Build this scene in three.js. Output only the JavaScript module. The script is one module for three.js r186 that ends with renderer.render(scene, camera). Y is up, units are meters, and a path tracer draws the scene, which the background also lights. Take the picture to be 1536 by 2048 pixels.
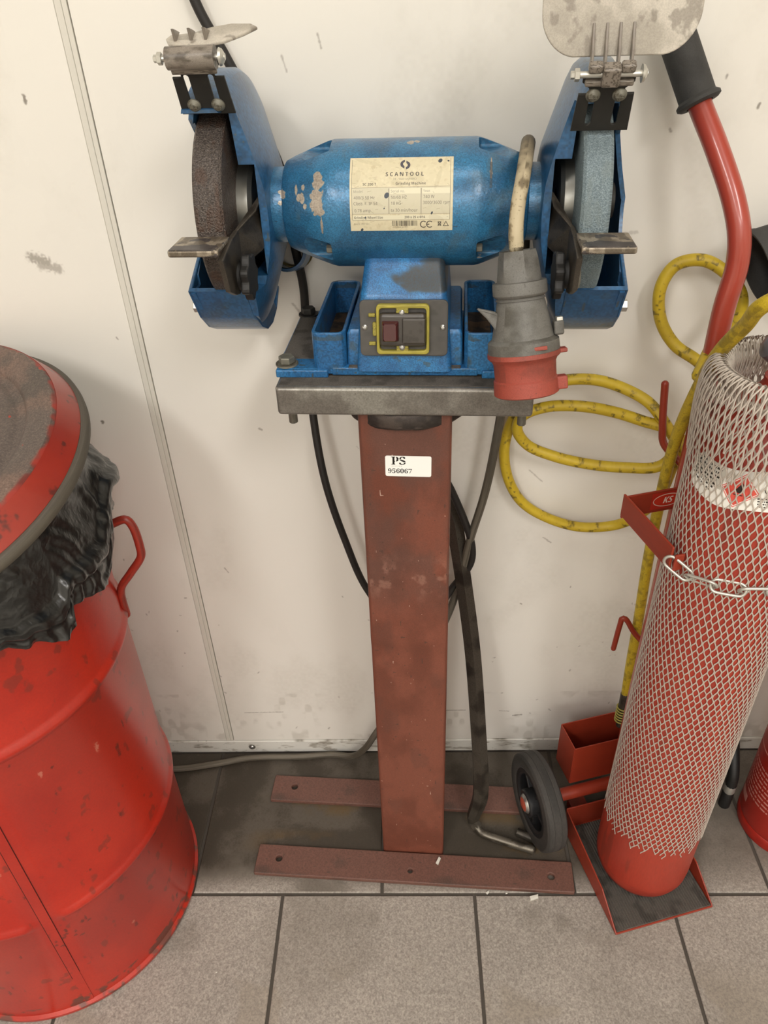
import * as THREE from 'three';
import { RoundedBoxGeometry } from 'three/addons/geometries/RoundedBoxGeometry.js';
import { mergeGeometries, mergeVertices, toCreasedNormals } from 'three/addons/utils/BufferGeometryUtils.js';
import { RectAreaLightUniformsLib } from 'three/addons/lights/RectAreaLightUniformsLib.js';
import { Brush, Evaluator, SUBTRACTION, INTERSECTION } from 'three-bvh-csg';

// ------------------------------------------------------------------ camera, lights, exposure
const scene = new THREE.Scene();
scene.background = new THREE.Color(0x000000);
const camera = new THREE.PerspectiveCamera(67.24, 0.75, 0.02, 20);
camera.position.set(0, 1.207, 0.9249);
camera.rotation.order = 'YXZ';
camera.rotation.set(-0.6161, 0.0406, -0.0404);
const renderer = new THREE.WebGLRenderer({ antialias: true });
renderer.toneMapping = THREE.LinearToneMapping;
renderer.toneMappingExposure = 1.52;
renderer.shadowMap.enabled = true;
RectAreaLightUniformsLib.init();
// ceiling light panels: [x, z, width along x, length along z, intensity]
const CEIL = 2.7, WARM = new THREE.Color().setRGB(1.0, 0.965, 0.925);
const PANELS = [
  [-1.05, 2.75, 0.4, 1.2, 19.0],
  [0.95, 2.6, 0.4, 1.2, 17.0],
  [0.0, 3.95, 1.2, 0.4, 16.0],
  [0.15, 0.95, 1.2, 0.3, 2.2],
];

// ------------------------------------------------------------------ helpers
let seed = 20240611;
const rnd = () => { seed |= 0; seed = seed + 0x6D2B79F5 | 0; let t = Math.imul(seed ^ seed >>> 15, 1 | seed); t = t + Math.imul(t ^ t >>> 7, 61 | t) ^ t; return ((t ^ t >>> 14) >>> 0) / 4294967296; };
const RR = (a, b) => a + (b - a) * rnd();
const clamp = (x, a = 0, b = 1) => x < a ? a : x > b ? b : x;
const sst = (a, b, x) => { const t = clamp((x - a) / (b - a)); return t * t * (3 - 2 * t); };
const mix = (a, b, t) => a + (b - a) * t;
const mix3 = (a, b, t) => [mix(a[0], b[0], t), mix(a[1], b[1], t), mix(a[2], b[2], t)];
const h2 = (x, y) => { let n = Math.imul(x | 0, 374761393) + Math.imul(y | 0, 668265263) | 0; n = Math.imul(n ^ n >>> 13, 1274126177); return ((n ^ n >>> 16) >>> 0) / 4294967296; };
const NT = new Float32Array(1 << 18); for (let i = 0; i < NT.length; i++) NT[i] = h2(i & 511, i >> 9);
// value noise; tiles every P cells when P is below 512
function vn(x, y, P = 512) {
  const xi = Math.floor(x), yi = Math.floor(y), fx = x - xi, fy = y - yi;
  let x0, x1, y0, y1;
  if (P >= 512) { x0 = xi & 511; x1 = (xi + 1) & 511; y0 = (yi & 511) << 9; y1 = ((yi + 1) & 511) << 9; }
  else { x0 = ((xi % P) + P) % P; x1 = (x0 + 1) % P; y0 = ((yi % P) + P) % P; y1 = ((y0 + 1) % P) << 9; y0 <<= 9; }
  const u = fx * fx * (3 - 2 * fx), v = fy * fy * (3 - 2 * fy), a = NT[y0 | x0], b = NT[y0 | x1], c = NT[y1 | x0], d = NT[y1 | x1];
  return a + (b - a) * u + (c - a) * v + (a - b - c + d) * u * v;
}
const fbm = (x, y, o = 4, P = 512) => { let s = 0, a = 0.5, t = 0; for (let i = 0; i < o; i++) { s += a * vn(x, y, P); t += a; a *= 0.5; x *= 2; y *= 2; P *= 2; } return s / t; };
const hex = h => [(h >> 16 & 255) / 255, (h >> 8 & 255) / 255, (h & 255) / 255];
function tex(w, h, fn, srgb = true) {            // fn(u, v) -> [r, g, b] 0..1 (sRGB values when srgb)
  const d = new Uint8Array(w * h * 4);
  for (let j = 0; j < h; j++) for (let i = 0; i < w; i++) {
    const c = fn((i + 0.5) / w, (j + 0.5) / h), k = (j * w + i) * 4;
    d[k] = clamp(c[0]) * 255; d[k + 1] = clamp(c[1]) * 255; d[k + 2] = clamp(c[2]) * 255; d[k + 3] = 255;
  }
  const t = new THREE.DataTexture(d, w, h, THREE.RGBAFormat);
  t.wrapS = t.wrapT = THREE.RepeatWrapping; t.magFilter = THREE.LinearFilter; t.minFilter = THREE.LinearMipmapLinearFilter; t.generateMipmaps = true;
  if (srgb) t.colorSpace = THREE.SRGBColorSpace;
  t.needsUpdate = true; return t;
}
function canvasTex(w, h, draw) {
  const c = document.createElement('canvas'); c.width = w; c.height = h; draw(c.getContext('2d'), w, h);
  const t = new THREE.CanvasTexture(c); t.colorSpace = THREE.SRGBColorSpace; t.anisotropy = 8; return t;
}
const std = (o) => new THREE.MeshStandardMaterial(o);
const phys = (o) => new THREE.MeshPhysicalMaterial(o);
// box-projected uv in units of `size` metres
function uvBox(g, size = 1) {
  g = g.index ? g.toNonIndexed() : g;
  if (!g.attributes.normal) g.computeVertexNormals();
  const p = g.attributes.position, uv = new Float32Array(p.count * 2), a = new THREE.Vector3(), b = new THREE.Vector3(), c = new THREE.Vector3();
  for (let i = 0; i < p.count; i += 3) {
    a.fromBufferAttribute(p, i); b.fromBufferAttribute(p, i + 1); c.fromBufferAttribute(p, i + 2);
    const n = b.clone().sub(a).cross(c.clone().sub(a)), x = Math.abs(n.x), y = Math.abs(n.y), z = Math.abs(n.z);
    [a, b, c].forEach((q, k) => { const s = (x > y && x > z) ? [q.z, q.y] : (y > z) ? [q.x, q.z] : [q.x, q.y]; uv[(i + k) * 2] = s[0] / size; uv[(i + k) * 2 + 1] = s[1] / size; });
  }
  g.setAttribute('uv', new THREE.BufferAttribute(uv, 2)); return g;
}
const clean = g => { const q = g.index ? g.toNonIndexed() : g.clone(); for (const k of Object.keys(q.attributes)) if (!['position', 'normal', 'uv'].includes(k)) q.deleteAttribute(k); if (!q.attributes.uv) q.setAttribute('uv', new THREE.BufferAttribute(new Float32Array(q.attributes.position.count * 2), 2)); q.morphAttributes = {}; q.clearGroups(); return q; };
const merge = a => mergeGeometries(a.map(clean), false);
const at = (g, x, y, z) => g.translate(x, y, z);
// (the add-on welds within 0.01 unit, so crease in millimetres)
const crease = (g, a = 0.6) => { g.scale(1000, 1000, 1000); const q = toCreasedNormals(g, a); q.scale(0.001, 0.001, 0.001); return q; };
const rbox = (w, h, d, r = 0.002, s = 2) => new RoundedBoxGeometry(w, h, d, s, Math.min(r, w / 2.01, h / 2.01, d / 2.01));
function lathe(pts, seg = 48, cr = 0.5) { return crease(new THREE.LatheGeometry(pts.map(p => new THREE.Vector2(Math.max(p[0], 1e-5), p[1])), seg), cr); }
const latheX = (pts, seg = 64, cr = 0.5) => lathe(pts, seg, cr).rotateZ(-Math.PI / 2);   // points (radius, x)
const cyl = (r, h, s = 24, r2 = r) => { const b = Math.min(r, h) * 0.12; return lathe([[0, -h / 2], [r2 - b, -h / 2], [r2, -h / 2 + b], [r, h / 2 - b], [r - b, h / 2], [0, h / 2]], s, 0.9); };
const V = a => new THREE.Vector3(a[0], a[1], a[2]);
function tube(pts, r, seg = 60, rs = 10, cap = true, type = 'centripetal') {
  const c = new THREE.CatmullRomCurve3(pts.map(V), false, type), g = new THREE.TubeGeometry(c, seg, r, rs, false);
  if (!cap) return g;
  const out = [clean(g)];
  for (const t of [0, 1]) { const s = new THREE.SphereGeometry(r, rs, 6), p = c.getPointAt(t); s.translate(p.x, p.y, p.z); out.push(clean(s)); }
  return mergeGeometries(out, false);
}
function poly(pts, depth, bev = 0.001, holes = []) {          // extruded outline, centred in depth
  const s = new THREE.Shape(pts.map(p => new THREE.Vector2(p[0], p[1])));
  for (const h of holes) s.holes.push(h);
  const g = new THREE.ExtrudeGeometry(s, { depth: depth - 2 * bev, bevelEnabled: bev > 0, bevelSize: bev, bevelThickness: bev, bevelOffset: -bev, bevelSegments: 2, curveSegments: 12 });
  return g.translate(0, 0, -(depth - 2 * bev) / 2);
}
const circ = (x, y, r) => { const p = new THREE.Path(); p.absarc(x, y, r, 0, Math.PI * 2, true); return p; };
function rrect(x0, y0, x1, y1, r, n = 6) { const o = []; for (const [cx, cy, a] of [[x1 - r, y1 - r, 0], [x0 + r, y1 - r, 1], [x0 + r, y0 + r, 2], [x1 - r, y0 + r, 3]]) for (let i = 0; i <= n; i++) { const t = (a + i / n) * Math.PI / 2; o.push([cx + r * Math.cos(t), cy + r * Math.sin(t)]); } return o; }
const slot = (x, y0, y1, r) => { const p = new THREE.Path(); p.absarc(x, y1, r, 0, Math.PI, false); p.absarc(x, y0, r, Math.PI, Math.PI * 2, false); return p; };
// loft of rounded-rectangle sections along y: [y, hx, z0, z1, r]
function loft(secs, n = 5, cr = 0.5) {
  const rings = secs.map(s => rrect(-s[1], s[2], s[1], s[3], s[4], n)), m = rings[0].length, P = [], I = [];
  rings.forEach((R, k) => R.forEach(q => P.push(q[0], secs[k][0], q[1])));
  for (let k = 0; k < rings.length - 1; k++) for (let i = 0; i < m; i++) { const a = k * m + i, b = k * m + (i + 1) % m, c = a + m, d = b + m; I.push(a, c, b, b, c, d); }
  for (const [k, f] of [[0, 1], [rings.length - 1, 0]]) { const c = P.length / 3, S = secs[k]; P.push(0, S[0], (S[2] + S[3]) / 2); for (let i = 0; i < m; i++) { const a = k * m + i, b = k * m + (i + 1) % m; f ? I.push(c, a, b) : I.push(c, b, a); } }
  const g = new THREE.BufferGeometry(); g.setAttribute('position', new THREE.Float32BufferAttribute(P, 3)); g.setIndex(I); return crease(g, cr);
}
function mirrorX(g) {
  g = clean(g); g.scale(-1, 1, 1);
  for (const k of Object.keys(g.attributes)) { const a = g.attributes[k], n = a.itemSize; for (let i = 0; i < a.count; i += 3) for (let j = 0; j < n; j++) { const t = a.array[(i + 1) * n + j]; a.array[(i + 1) * n + j] = a.array[(i + 2) * n + j]; a.array[(i + 2) * n + j] = t; } }
  return g;
}
const used = {};
function numbered(n) { const k = used[n] = (used[n] ?? -1) + 1; return k ? n + '_' + String(k).padStart(3, '0') : n; }
function shade(m) { m.castShadow = true; m.receiveShadow = true; return m; }
function thing(name, label, category, pos = [0, 0, 0], turn = 0, group) {
  const o = new THREE.Group(); o.name = numbered(name); o.position.set(...pos); o.rotation.y = turn; o.userData = { label, category }; if (group) o.userData.group = group; scene.add(o); return o;
}
function part(name, g, m, parent, label) { const o = shade(new THREE.Mesh(g, m)); o.name = name; if (label) o.userData.label = label; parent.add(o); return o; }
function one(name, g, m, label, category, group) { const o = shade(new THREE.Mesh(g, m)); o.name = numbered(name); o.userData = { label, category }; if (group) o.userData.group = group; scene.add(o); return o; }
function struct(name, g, m) { const o = shade(new THREE.Mesh(g, m)); o.name = name; o.userData = { kind: 'structure' }; scene.add(o); return o; }

// ------------------------------------------------------------------ shared textures
const grain = tex(256, 256, (u, v) => { const a = 0.6 * vn(u * 96, v * 96, 96) + 0.4 * vn(u * 190, v * 190, 190); return [a, a, a]; }, false);
const hammer = tex(256, 256, (u, v) => { const a = 0.65 * vn(u * 40, v * 40, 40) + 0.35 * vn(u * 90 + 7, v * 90, 90); return [a, a, a]; }, false);
const rpt = (t, a, b = a) => { const c = t.clone(); c.repeat.set(a, b); c.needsUpdate = true; return c; };
const wear = (base, dirt, k = 0.5, sc = 8, sp = 0.5) => tex(384, 384, (u, v) => {
  const n = fbm(u * sc, v * sc, 4, sc), f = vn(u * 200, v * 200, 200), s = vn(u * 70, v * 70, 70);
  let c = mix3(hex(base), hex(dirt), k * sst(0.42, 0.72, n)); const g = 1 + (f - 0.5) * 0.16 * sp * 2; c = c.map(x => x * g);
  return s > 0.93 ? mix3(c, hex(dirt), 0.6) : c;
});

// ------------------------------------------------------------------ materials
const steelTex = wear(0x8d8a82, 0x66605a, 0.7, 6, 0.6);
const M = {
  steel: std({ map: steelTex, metalness: 0.45, roughness: 0.36, bumpMap: grain, bumpScale: 0.00015 }),
  bright: std({ color: 0xb9b9b6, metalness: 0.9, roughness: 0.3 }),
  zinc: std({ color: 0xc8c6bd, metalness: 0.7, roughness: 0.38 }),
  dullBolt: std({ map: wear(0x7d7b70, 0x4f493c, 0.8, 8, 0.8), metalness: 0.5, roughness: 0.55 }),
  black: std({ color: 0x1b1a19, roughness: 0.55 }),
  blackSteel: std({ map: wear(0x2b2a27, 0x191817, 0.7, 5, 0.6), roughness: 0.55, metalness: 0.25 }),
  rubber: std({ map: wear(0x3d3a37, 0x2c2a27, 0.8, 6, 0.8), roughness: 0.8 }),
  wheelRim: std({ color: 0x1d1d1f, roughness: 0.5 }),
  grip: std({ map: wear(0x3d3c3a, 0x333230, 0.8, 6, 0.5), roughness: 0.75 }),
  cableBlack: std({ color: 0x23201d, roughness: 0.6 }),
  cableGrey: std({ map: wear(0x6a6357, 0x4a4439, 0.9, 10, 0.6), roughness: 0.7 }),
  iron: std({ map: wear(0x4a443c, 0x2f2a24, 0.9, 7, 0.8), metalness: 0.45, roughness: 0.5 }),
  redPaint: std({ map: wear(0x923420, 0x7e2a1a, 0.3, 5, 0.3), roughness: 0.42 }),
  redTube: phys({ color: 0xa43e2e, roughness: 0.35, clearcoat: 0.5, clearcoatRoughness: 0.15 }),
  blueCast: phys({ map: tex(512, 512, (u, v) => { const n = fbm(u * 6, v * 6, 5, 6), f = vn(u * 120, v * 120, 120), s = vn(u * 40, v * 40, 40); let c = mix3(hex(0x275b86), hex(0x1f4b71), sst(0.3, 0.7, n)); c = mix3(c, hex(0x4a5055), 0.3 * sst(0.64, 0.76, fbm(u * 9 + 3, v * 9, 5, 9))); c = c.map(x => x * (0.86 + 0.28 * f)); return s > 0.955 ? mix3(c, hex(0x55504a), 0.6) : c; }), metalness: 0.1, roughness: 0.38, bumpMap: rpt(hammer, 3.2), bumpScale: 0.00016, clearcoat: 0.55, clearcoatRoughness: 0.28 }),
  dust: std({ map: wear(0x57514a, 0x3f3a34, 0.8, 8, 1), roughness: 0.9 }),
  yellow: std({ map: wear(0x9c9138, 0x5c5429, 0.9, 14, 0.7), roughness: 0.6 }),
  greyPlastic: std({ map: wear(0x686661, 0x48453e, 0.75, 7, 0.4), roughness: 0.55 }),
  redPlastic: std({ map: wear(0x984436, 0x70382d, 0.55, 6, 0.4), roughness: 0.55 }),
  brass: std({ map: wear(0x8a7a4a, 0x4e4228, 0.8, 8, 0.6), metalness: 0.6, roughness: 0.45 }),
  glass: std({ color: 0xd8d6cc, roughness: 0.3 }),
};

// ------------------------------------------------------------------ the room
{
  // wall: smooth off-white sheets with rubs, specks and scuffs where the photograph has them
  const marks = [[-0.448, 0.936, -0.432, 0.928, 0.007, 0.62], [-0.44, 0.926, -0.42, 0.921, 0.006, 0.5], [-0.406, 1.107, -0.4055, 1.1, 0.0018, 0.9], [-0.4185, 0.7115, -0.4178, 0.7095, 0.0022, 0.95], [0.18, 0.097, 0.195, 0.099, 0.0016, 0.7], [0.155, 0.11, 0.172, 0.1085, 0.001, 0.45], [0.04, 0.112, 0.094, 0.1125, 0.0011, 0.55], [-0.305, 0.11, -0.235, 0.1115, 0.001, 0.5], [0.045, 0.094, 0.058, 0.072, 0.0022, 0.8], [-0.086, 1.153, -0.083, 1.14, 0.001, 0.5], [-0.125, 1.135, -0.121, 1.12, 0.001, 0.4], [0.379, 1.075, 0.378, 1.071, 0.0014, 0.8], [0.339, 1.103, 0.3385, 1.1, 0.0014, 0.6], [0.289, 1.053, 0.29, 1.051, 0.0014, 0.5], [0.17, 0.62, 0.19, 0.6, 0.001, 0.35], [-0.29, 0.45, -0.285, 0.44, 0.001, 0.5], [0.20, 0.5, 0.212, 0.49, 0.0014, 0.45], [-0.14, 0.87, -0.13, 0.855, 0.0016, 0.4], [0.23, 0.94, 0.27, 0.945, 0.002, 0.25]];
  for (let i = 0; i < 90; i++) { const x = RR(-0.55, 0.5), y = rnd() < 0.7 ? RR(0.03, 0.4) : RR(0.3, 1.15); marks.push([x, y, x + RR(-0.003, 0.003), y + RR(-0.004, 0.004), RR(0.0006, 0.0016), RR(0.25, 0.7)]); }
  const W = 2048, H = 2048, X0 = -1.0, SX = 2.0, SY = 2.0;
  const d = new Float32Array(W * H);
  for (const m of marks) { const R = m[4] * 2.2; const i0 = Math.floor((Math.min(m[0], m[2]) - R - X0) / SX * W), i1 = Math.ceil((Math.max(m[0], m[2]) + R - X0) / SX * W), j0 = Math.floor((Math.min(m[1], m[3]) - R) / SY * H), j1 = Math.ceil((Math.max(m[1], m[3]) + R) / SY * H);
    for (let j = Math.max(j0, 0); j <= Math.min(j1, H - 1); j++) for (let i = Math.max(i0, 0); i <= Math.min(i1, W - 1); i++) { const x = X0 + (i + .5) / W * SX, y = (j + .5) / H * SY, dx = m[2] - m[0], dy = m[3] - m[1], L = dx * dx + dy * dy || 1e-9, t = clamp(((x - m[0]) * dx + (y - m[1]) * dy) / L), q = Math.hypot(x - m[0] - t * dx, y - m[1] - t * dy); const a = 0.62 * m[5] * sst(m[4] * 1.4, m[4] * 0.4, q + m[4] * 0.9 * (vn(x * 500, y * 500) - 0.4)); d[j * W + i] = Math.max(d[j * W + i], a); } }
  const wallTex = tex(W, H, (u, v) => {
    const x = X0 + u * SX, y = v * SY;
    const smear = sst(0.56, 0.75, fbm(x * 9 + 5, y * 6, 5)) * 0.10 * (0.4 + 0.6 * vn(x * 240, y * 240));
    const splash = y < 0.16 ? sst(0.5, 0.7, fbm(x * 14, y * 22 + 9, 5)) * sst(0.42, 0.62, vn(x * 90, y * 50)) * 0.2 : 0;
    const c = mix3(hex(0xeae6dd), hex(0x8d8576), clamp(smear + splash));
    return mix3(c, hex(0x4a4036), d[Math.min(H - 1, v * H | 0) * W + Math.min(W - 1, u * W | 0)]);
  });
  const wallMat = phys({ map: wallTex, roughness: 0.38, clearcoat: 0.0 });
  const uvWall = g => { g = clean(g); const p = g.attributes.position, uv = g.attributes.uv; for (let i = 0; i < p.count; i++) uv.setXY(i, (p.getX(i) - X0) / SX, p.getY(i) / SY); return g; };
  const white = std({ color: 0xe4e0d6, roughness: 0.6 });
  const seam = std({ color: 0x857c6d, roughness: 0.9 });
  const wall = struct('wall_back', at(new THREE.BoxGeometry(5.0, CEIL, 0.06), 0, CEIL / 2, -0.048), seam);
  const px = [[-2.5, -1.561], [-1.559, -0.3502], [-0.3361, 0.875], [0.877, 2.5]];
  for (const [a, b] of px) part('panel', uvWall(at(rbox(b - a, CEIL - 0.033, 0.02, 0.0012, 1), (a + b) / 2, (CEIL + 0.033) / 2, -0.01)), wallMat, wall);
  const strip = std({ color: 0xd9d5ca, roughness: 0.45 });
  part('joint_strip', uvWall(at(merge([at(rbox(0.0072, CEIL - 0.033, 0.02, 0.0008, 1), -0.34605, 0, 0), at(rbox(0.0056, CEIL - 0.033, 0.02, 0.0008, 1), -0.33965, 0, -0.0005)]), 0, (CEIL + 0.033) / 2, -0.0085)), strip, wall);
  const baseTex = tex(1024, 64, (u, v) => { const n = fbm(u * 60, v * 4, 5), k = vn(u * 400, v * 24); return mix3(hex(0xdcdad2), hex(0x6a6152), 0.75 * sst(0.55, 0.75, n) * (0.3 + 0.7 * k) + (k > 0.94 ? 0.4 : 0)); });
  const base = std({ map: baseTex, roughness: 0.5 });
  const tg = clean(at(rbox(5.0, 0.031, 0.012, 0.0015, 1), 0, 0.0165, -0.0035)); { const p = tg.attributes.position, uv = tg.attributes.uv; for (let i = 0; i < p.count; i++) uv.setXY(i, p.getX(i) / 1.6, p.getY(i) / 0.033); }
  struct('baseboard_back', tg, base);
  // floor: porcelain tiles with recessed joints; the grime of the place lies in the map
  const fTex = tex(2048, 1024, (u, v) => {
    const x = -0.9 + u * 1.8, z = v * 0.9;
    const sp = vn(x * 900, z * 900) * 0.6 + vn(x * 420, z * 420) * 0.4, cl = fbm(x * 7, z * 7 + 2, 4);
    let c = mix3(hex(0x807972), hex(0xb4aca2), clamp(0.5 + (sp - 0.5) * 1.35)); c = c.map(q => q * (0.94 + 0.12 * cl));
    const edge = 0.262 + 0.03 * (fbm(x * 8, z * 8, 4) - 0.5);
    const g1 = z < 0.272 ? sst(edge + 0.02, edge - 0.05, z) * (0.78 + 0.4 * sst(0.35, 0.7, fbm(x * 16, z * 16 + 5, 5))) : 0;
    const right = sst(0.30, 0.42, x), g1b = g1 * (1 - 0.5 * right);
    const g2 = sst(0.52, 0.76, fbm(x * 6 + 20, z * 6, 5)) * (z > 0.272 ? 0.13 : 0.5);
    const foot = 0.2 * sst(0.55, 0.68, fbm(x * 11 + 40, z * 11, 5)) * sst(0.07, 0.02, Math.abs(z - 0.3 - 0.02 * Math.sin(x * 30)));
    const dirt = clamp(Math.max(g1b, g2, foot) * (0.72 + 0.5 * sp));
    c = mix3(c, hex(0x2f281e), dirt * 0.85);
    const rust = sst(0.5, 0.66, fbm(x * 13 + 60, z * 13, 5)) * sst(0.03, 0.006, Math.abs(z - 0.205 - 0.06 * (x - 0.1))) * sst(-0.32, -0.2, x) * sst(0.34, 0.22, x);
    const rust2 = sst(0.45, 0.62, fbm(x * 15, z * 15 + 70, 5)) * sst(0.025, 0.004, Math.abs(z - 0.128 - 0.06 * x)) * sst(0.3, 0.2, x) * sst(-0.3, -0.2, x);
    c = mix3(c, hex(0x6b4d24), 0.6 * Math.max(rust, rust2) * (0.5 + 0.5 * sp));
    const wet = sst(0.6, 0.68, fbm(x * 9 + 11, z * 9 + 31, 4)) * sst(0.36, 0.42, z) * 0.25; c = mix3(c, hex(0x6a5a40), wet * sp);
    return c;
  });
  const fMat = std({ map: fTex, roughness: 0.62, bumpMap: grain, bumpScale: 0.0003 });
  const grout = std({ color: 0x4d4740, roughness: 0.95 });
  const floor = struct('floor', at(new THREE.BoxGeometry(5.0, 0.05, 4.7), 0, -0.0275, 2.29), grout);
  const TW = 0.3059, gap = 0.0052, ch = 0.0012;
  function tile(x0, x1, z0, z1) {
    const a = [[x0, z0], [x1, z0], [x1, z1], [x0, z1]], b = [[x0 + ch, z0 + ch], [x1 - ch, z0 + ch], [x1 - ch, z1 - ch], [x0 + ch, z1 - ch]], P = [], I = [], uv = [];
    const put = (q, y) => { P.push(q[0], y, q[1]); uv.push((q[0] + 0.9) / 1.8, q[1] / 0.9); };
    b.forEach(q => put(q, 0)); a.forEach(q => put(q, -ch * 0.7)); a.forEach(q => put(q, -0.004));
    I.push(0, 2, 1, 0, 3, 2); for (const o of [0, 4]) for (let i = 0; i < 4; i++) { const j = (i + 1) % 4; I.push(o + i, o + j, o + 4 + i, o + j, o + 4 + j, o + 4 + i); }
    const g = new THREE.BufferGeometry(); g.setAttribute('position', new THREE.Float32BufferAttribute(P, 3)); g.setAttribute('uv', new THREE.Float32BufferAttribute(uv, 2)); g.setIndex(I); return crease(g, 0.3);
  }
  let zb = 0.2757 - TW, row = 0;
  for (; zb < 2.4; zb += TW, row++) { const off = row % 2 === 0 ? -0.3602 : -0.2131; for (let k = -6; k < 6; k++) { const x0 = off + k * TW; part(numbered('tile'), tile(x0 + gap / 2, x0 + TW - gap / 2, Math.max(zb + gap / 2, 0.004), zb + TW - gap / 2), fMat, floor); } }
  struct('ceiling', at(new THREE.BoxGeometry(5.0, 0.06, 4.7), 0, CEIL + 0.03, 2.29), white);
  struct('wall_left', at(new THREE.BoxGeometry(0.06, CEIL, 4.7), -2.1, CEIL / 2, 2.29), white);
  struct('wall_right', at(new THREE.BoxGeometry(0.06, CEIL, 4.7), 2.1, CEIL / 2, 2.29), white);
  struct('wall_front', at(new THREE.BoxGeometry(5.0, CEIL, 0.06), 0, CEIL / 2, 4.55), white);
  const glow = std({ color: 0xffffff, emissive: WARM, emissiveIntensity: 2.5 }), hous = std({ color: 0xdddddd, roughness: 0.5 });
  const lab = ['long white ceiling light panel on the drum side of the room', 'long white ceiling light panel on the extinguisher side of the room', 'white ceiling light panel lying across the far end of the room', 'white ceiling light panel lying across the room over the grinder'];
  PANELS.forEach(([x, z, w, l, I], i) => {
    const t = thing('ceiling_light', lab[i], 'ceiling light', [x, CEIL, z], 0);
    part('housing', at(rbox(w + 0.04, 0.03, l + 0.04, 0.004), 0, -0.0155, 0), hous, t);
    part('diffuser', at(rbox(w, 0.006, l, 0.002), 0, -0.034, 0), glow, t);
    const r = new THREE.RectAreaLight(WARM, I, w, l); r.position.set(0, -0.045, 0); r.rotation.x = -Math.PI / 2; r.castShadow = true; t.add(r);
  });
  // wall screw on the trim, painted-over
  const s = thing('wall_screw', 'small round screw head on the white base strip left of the pedestal', 'screw', [-0.3035, 0.017, 0.003]);
  part('head', lathe([[0, 0.003], [0.003, 0.0026], [0.0045, 0.0012], [0.005, 0]], 16).rotateX(Math.PI / 2), M.bright, s);
  part('washer', lathe([[0.0035, 0.0006], [0.0062, 0.0005], [0.0064, 0], [0.0035, 0]], 18).rotateX(Math.PI / 2), M.dullBolt, s);
}

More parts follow.
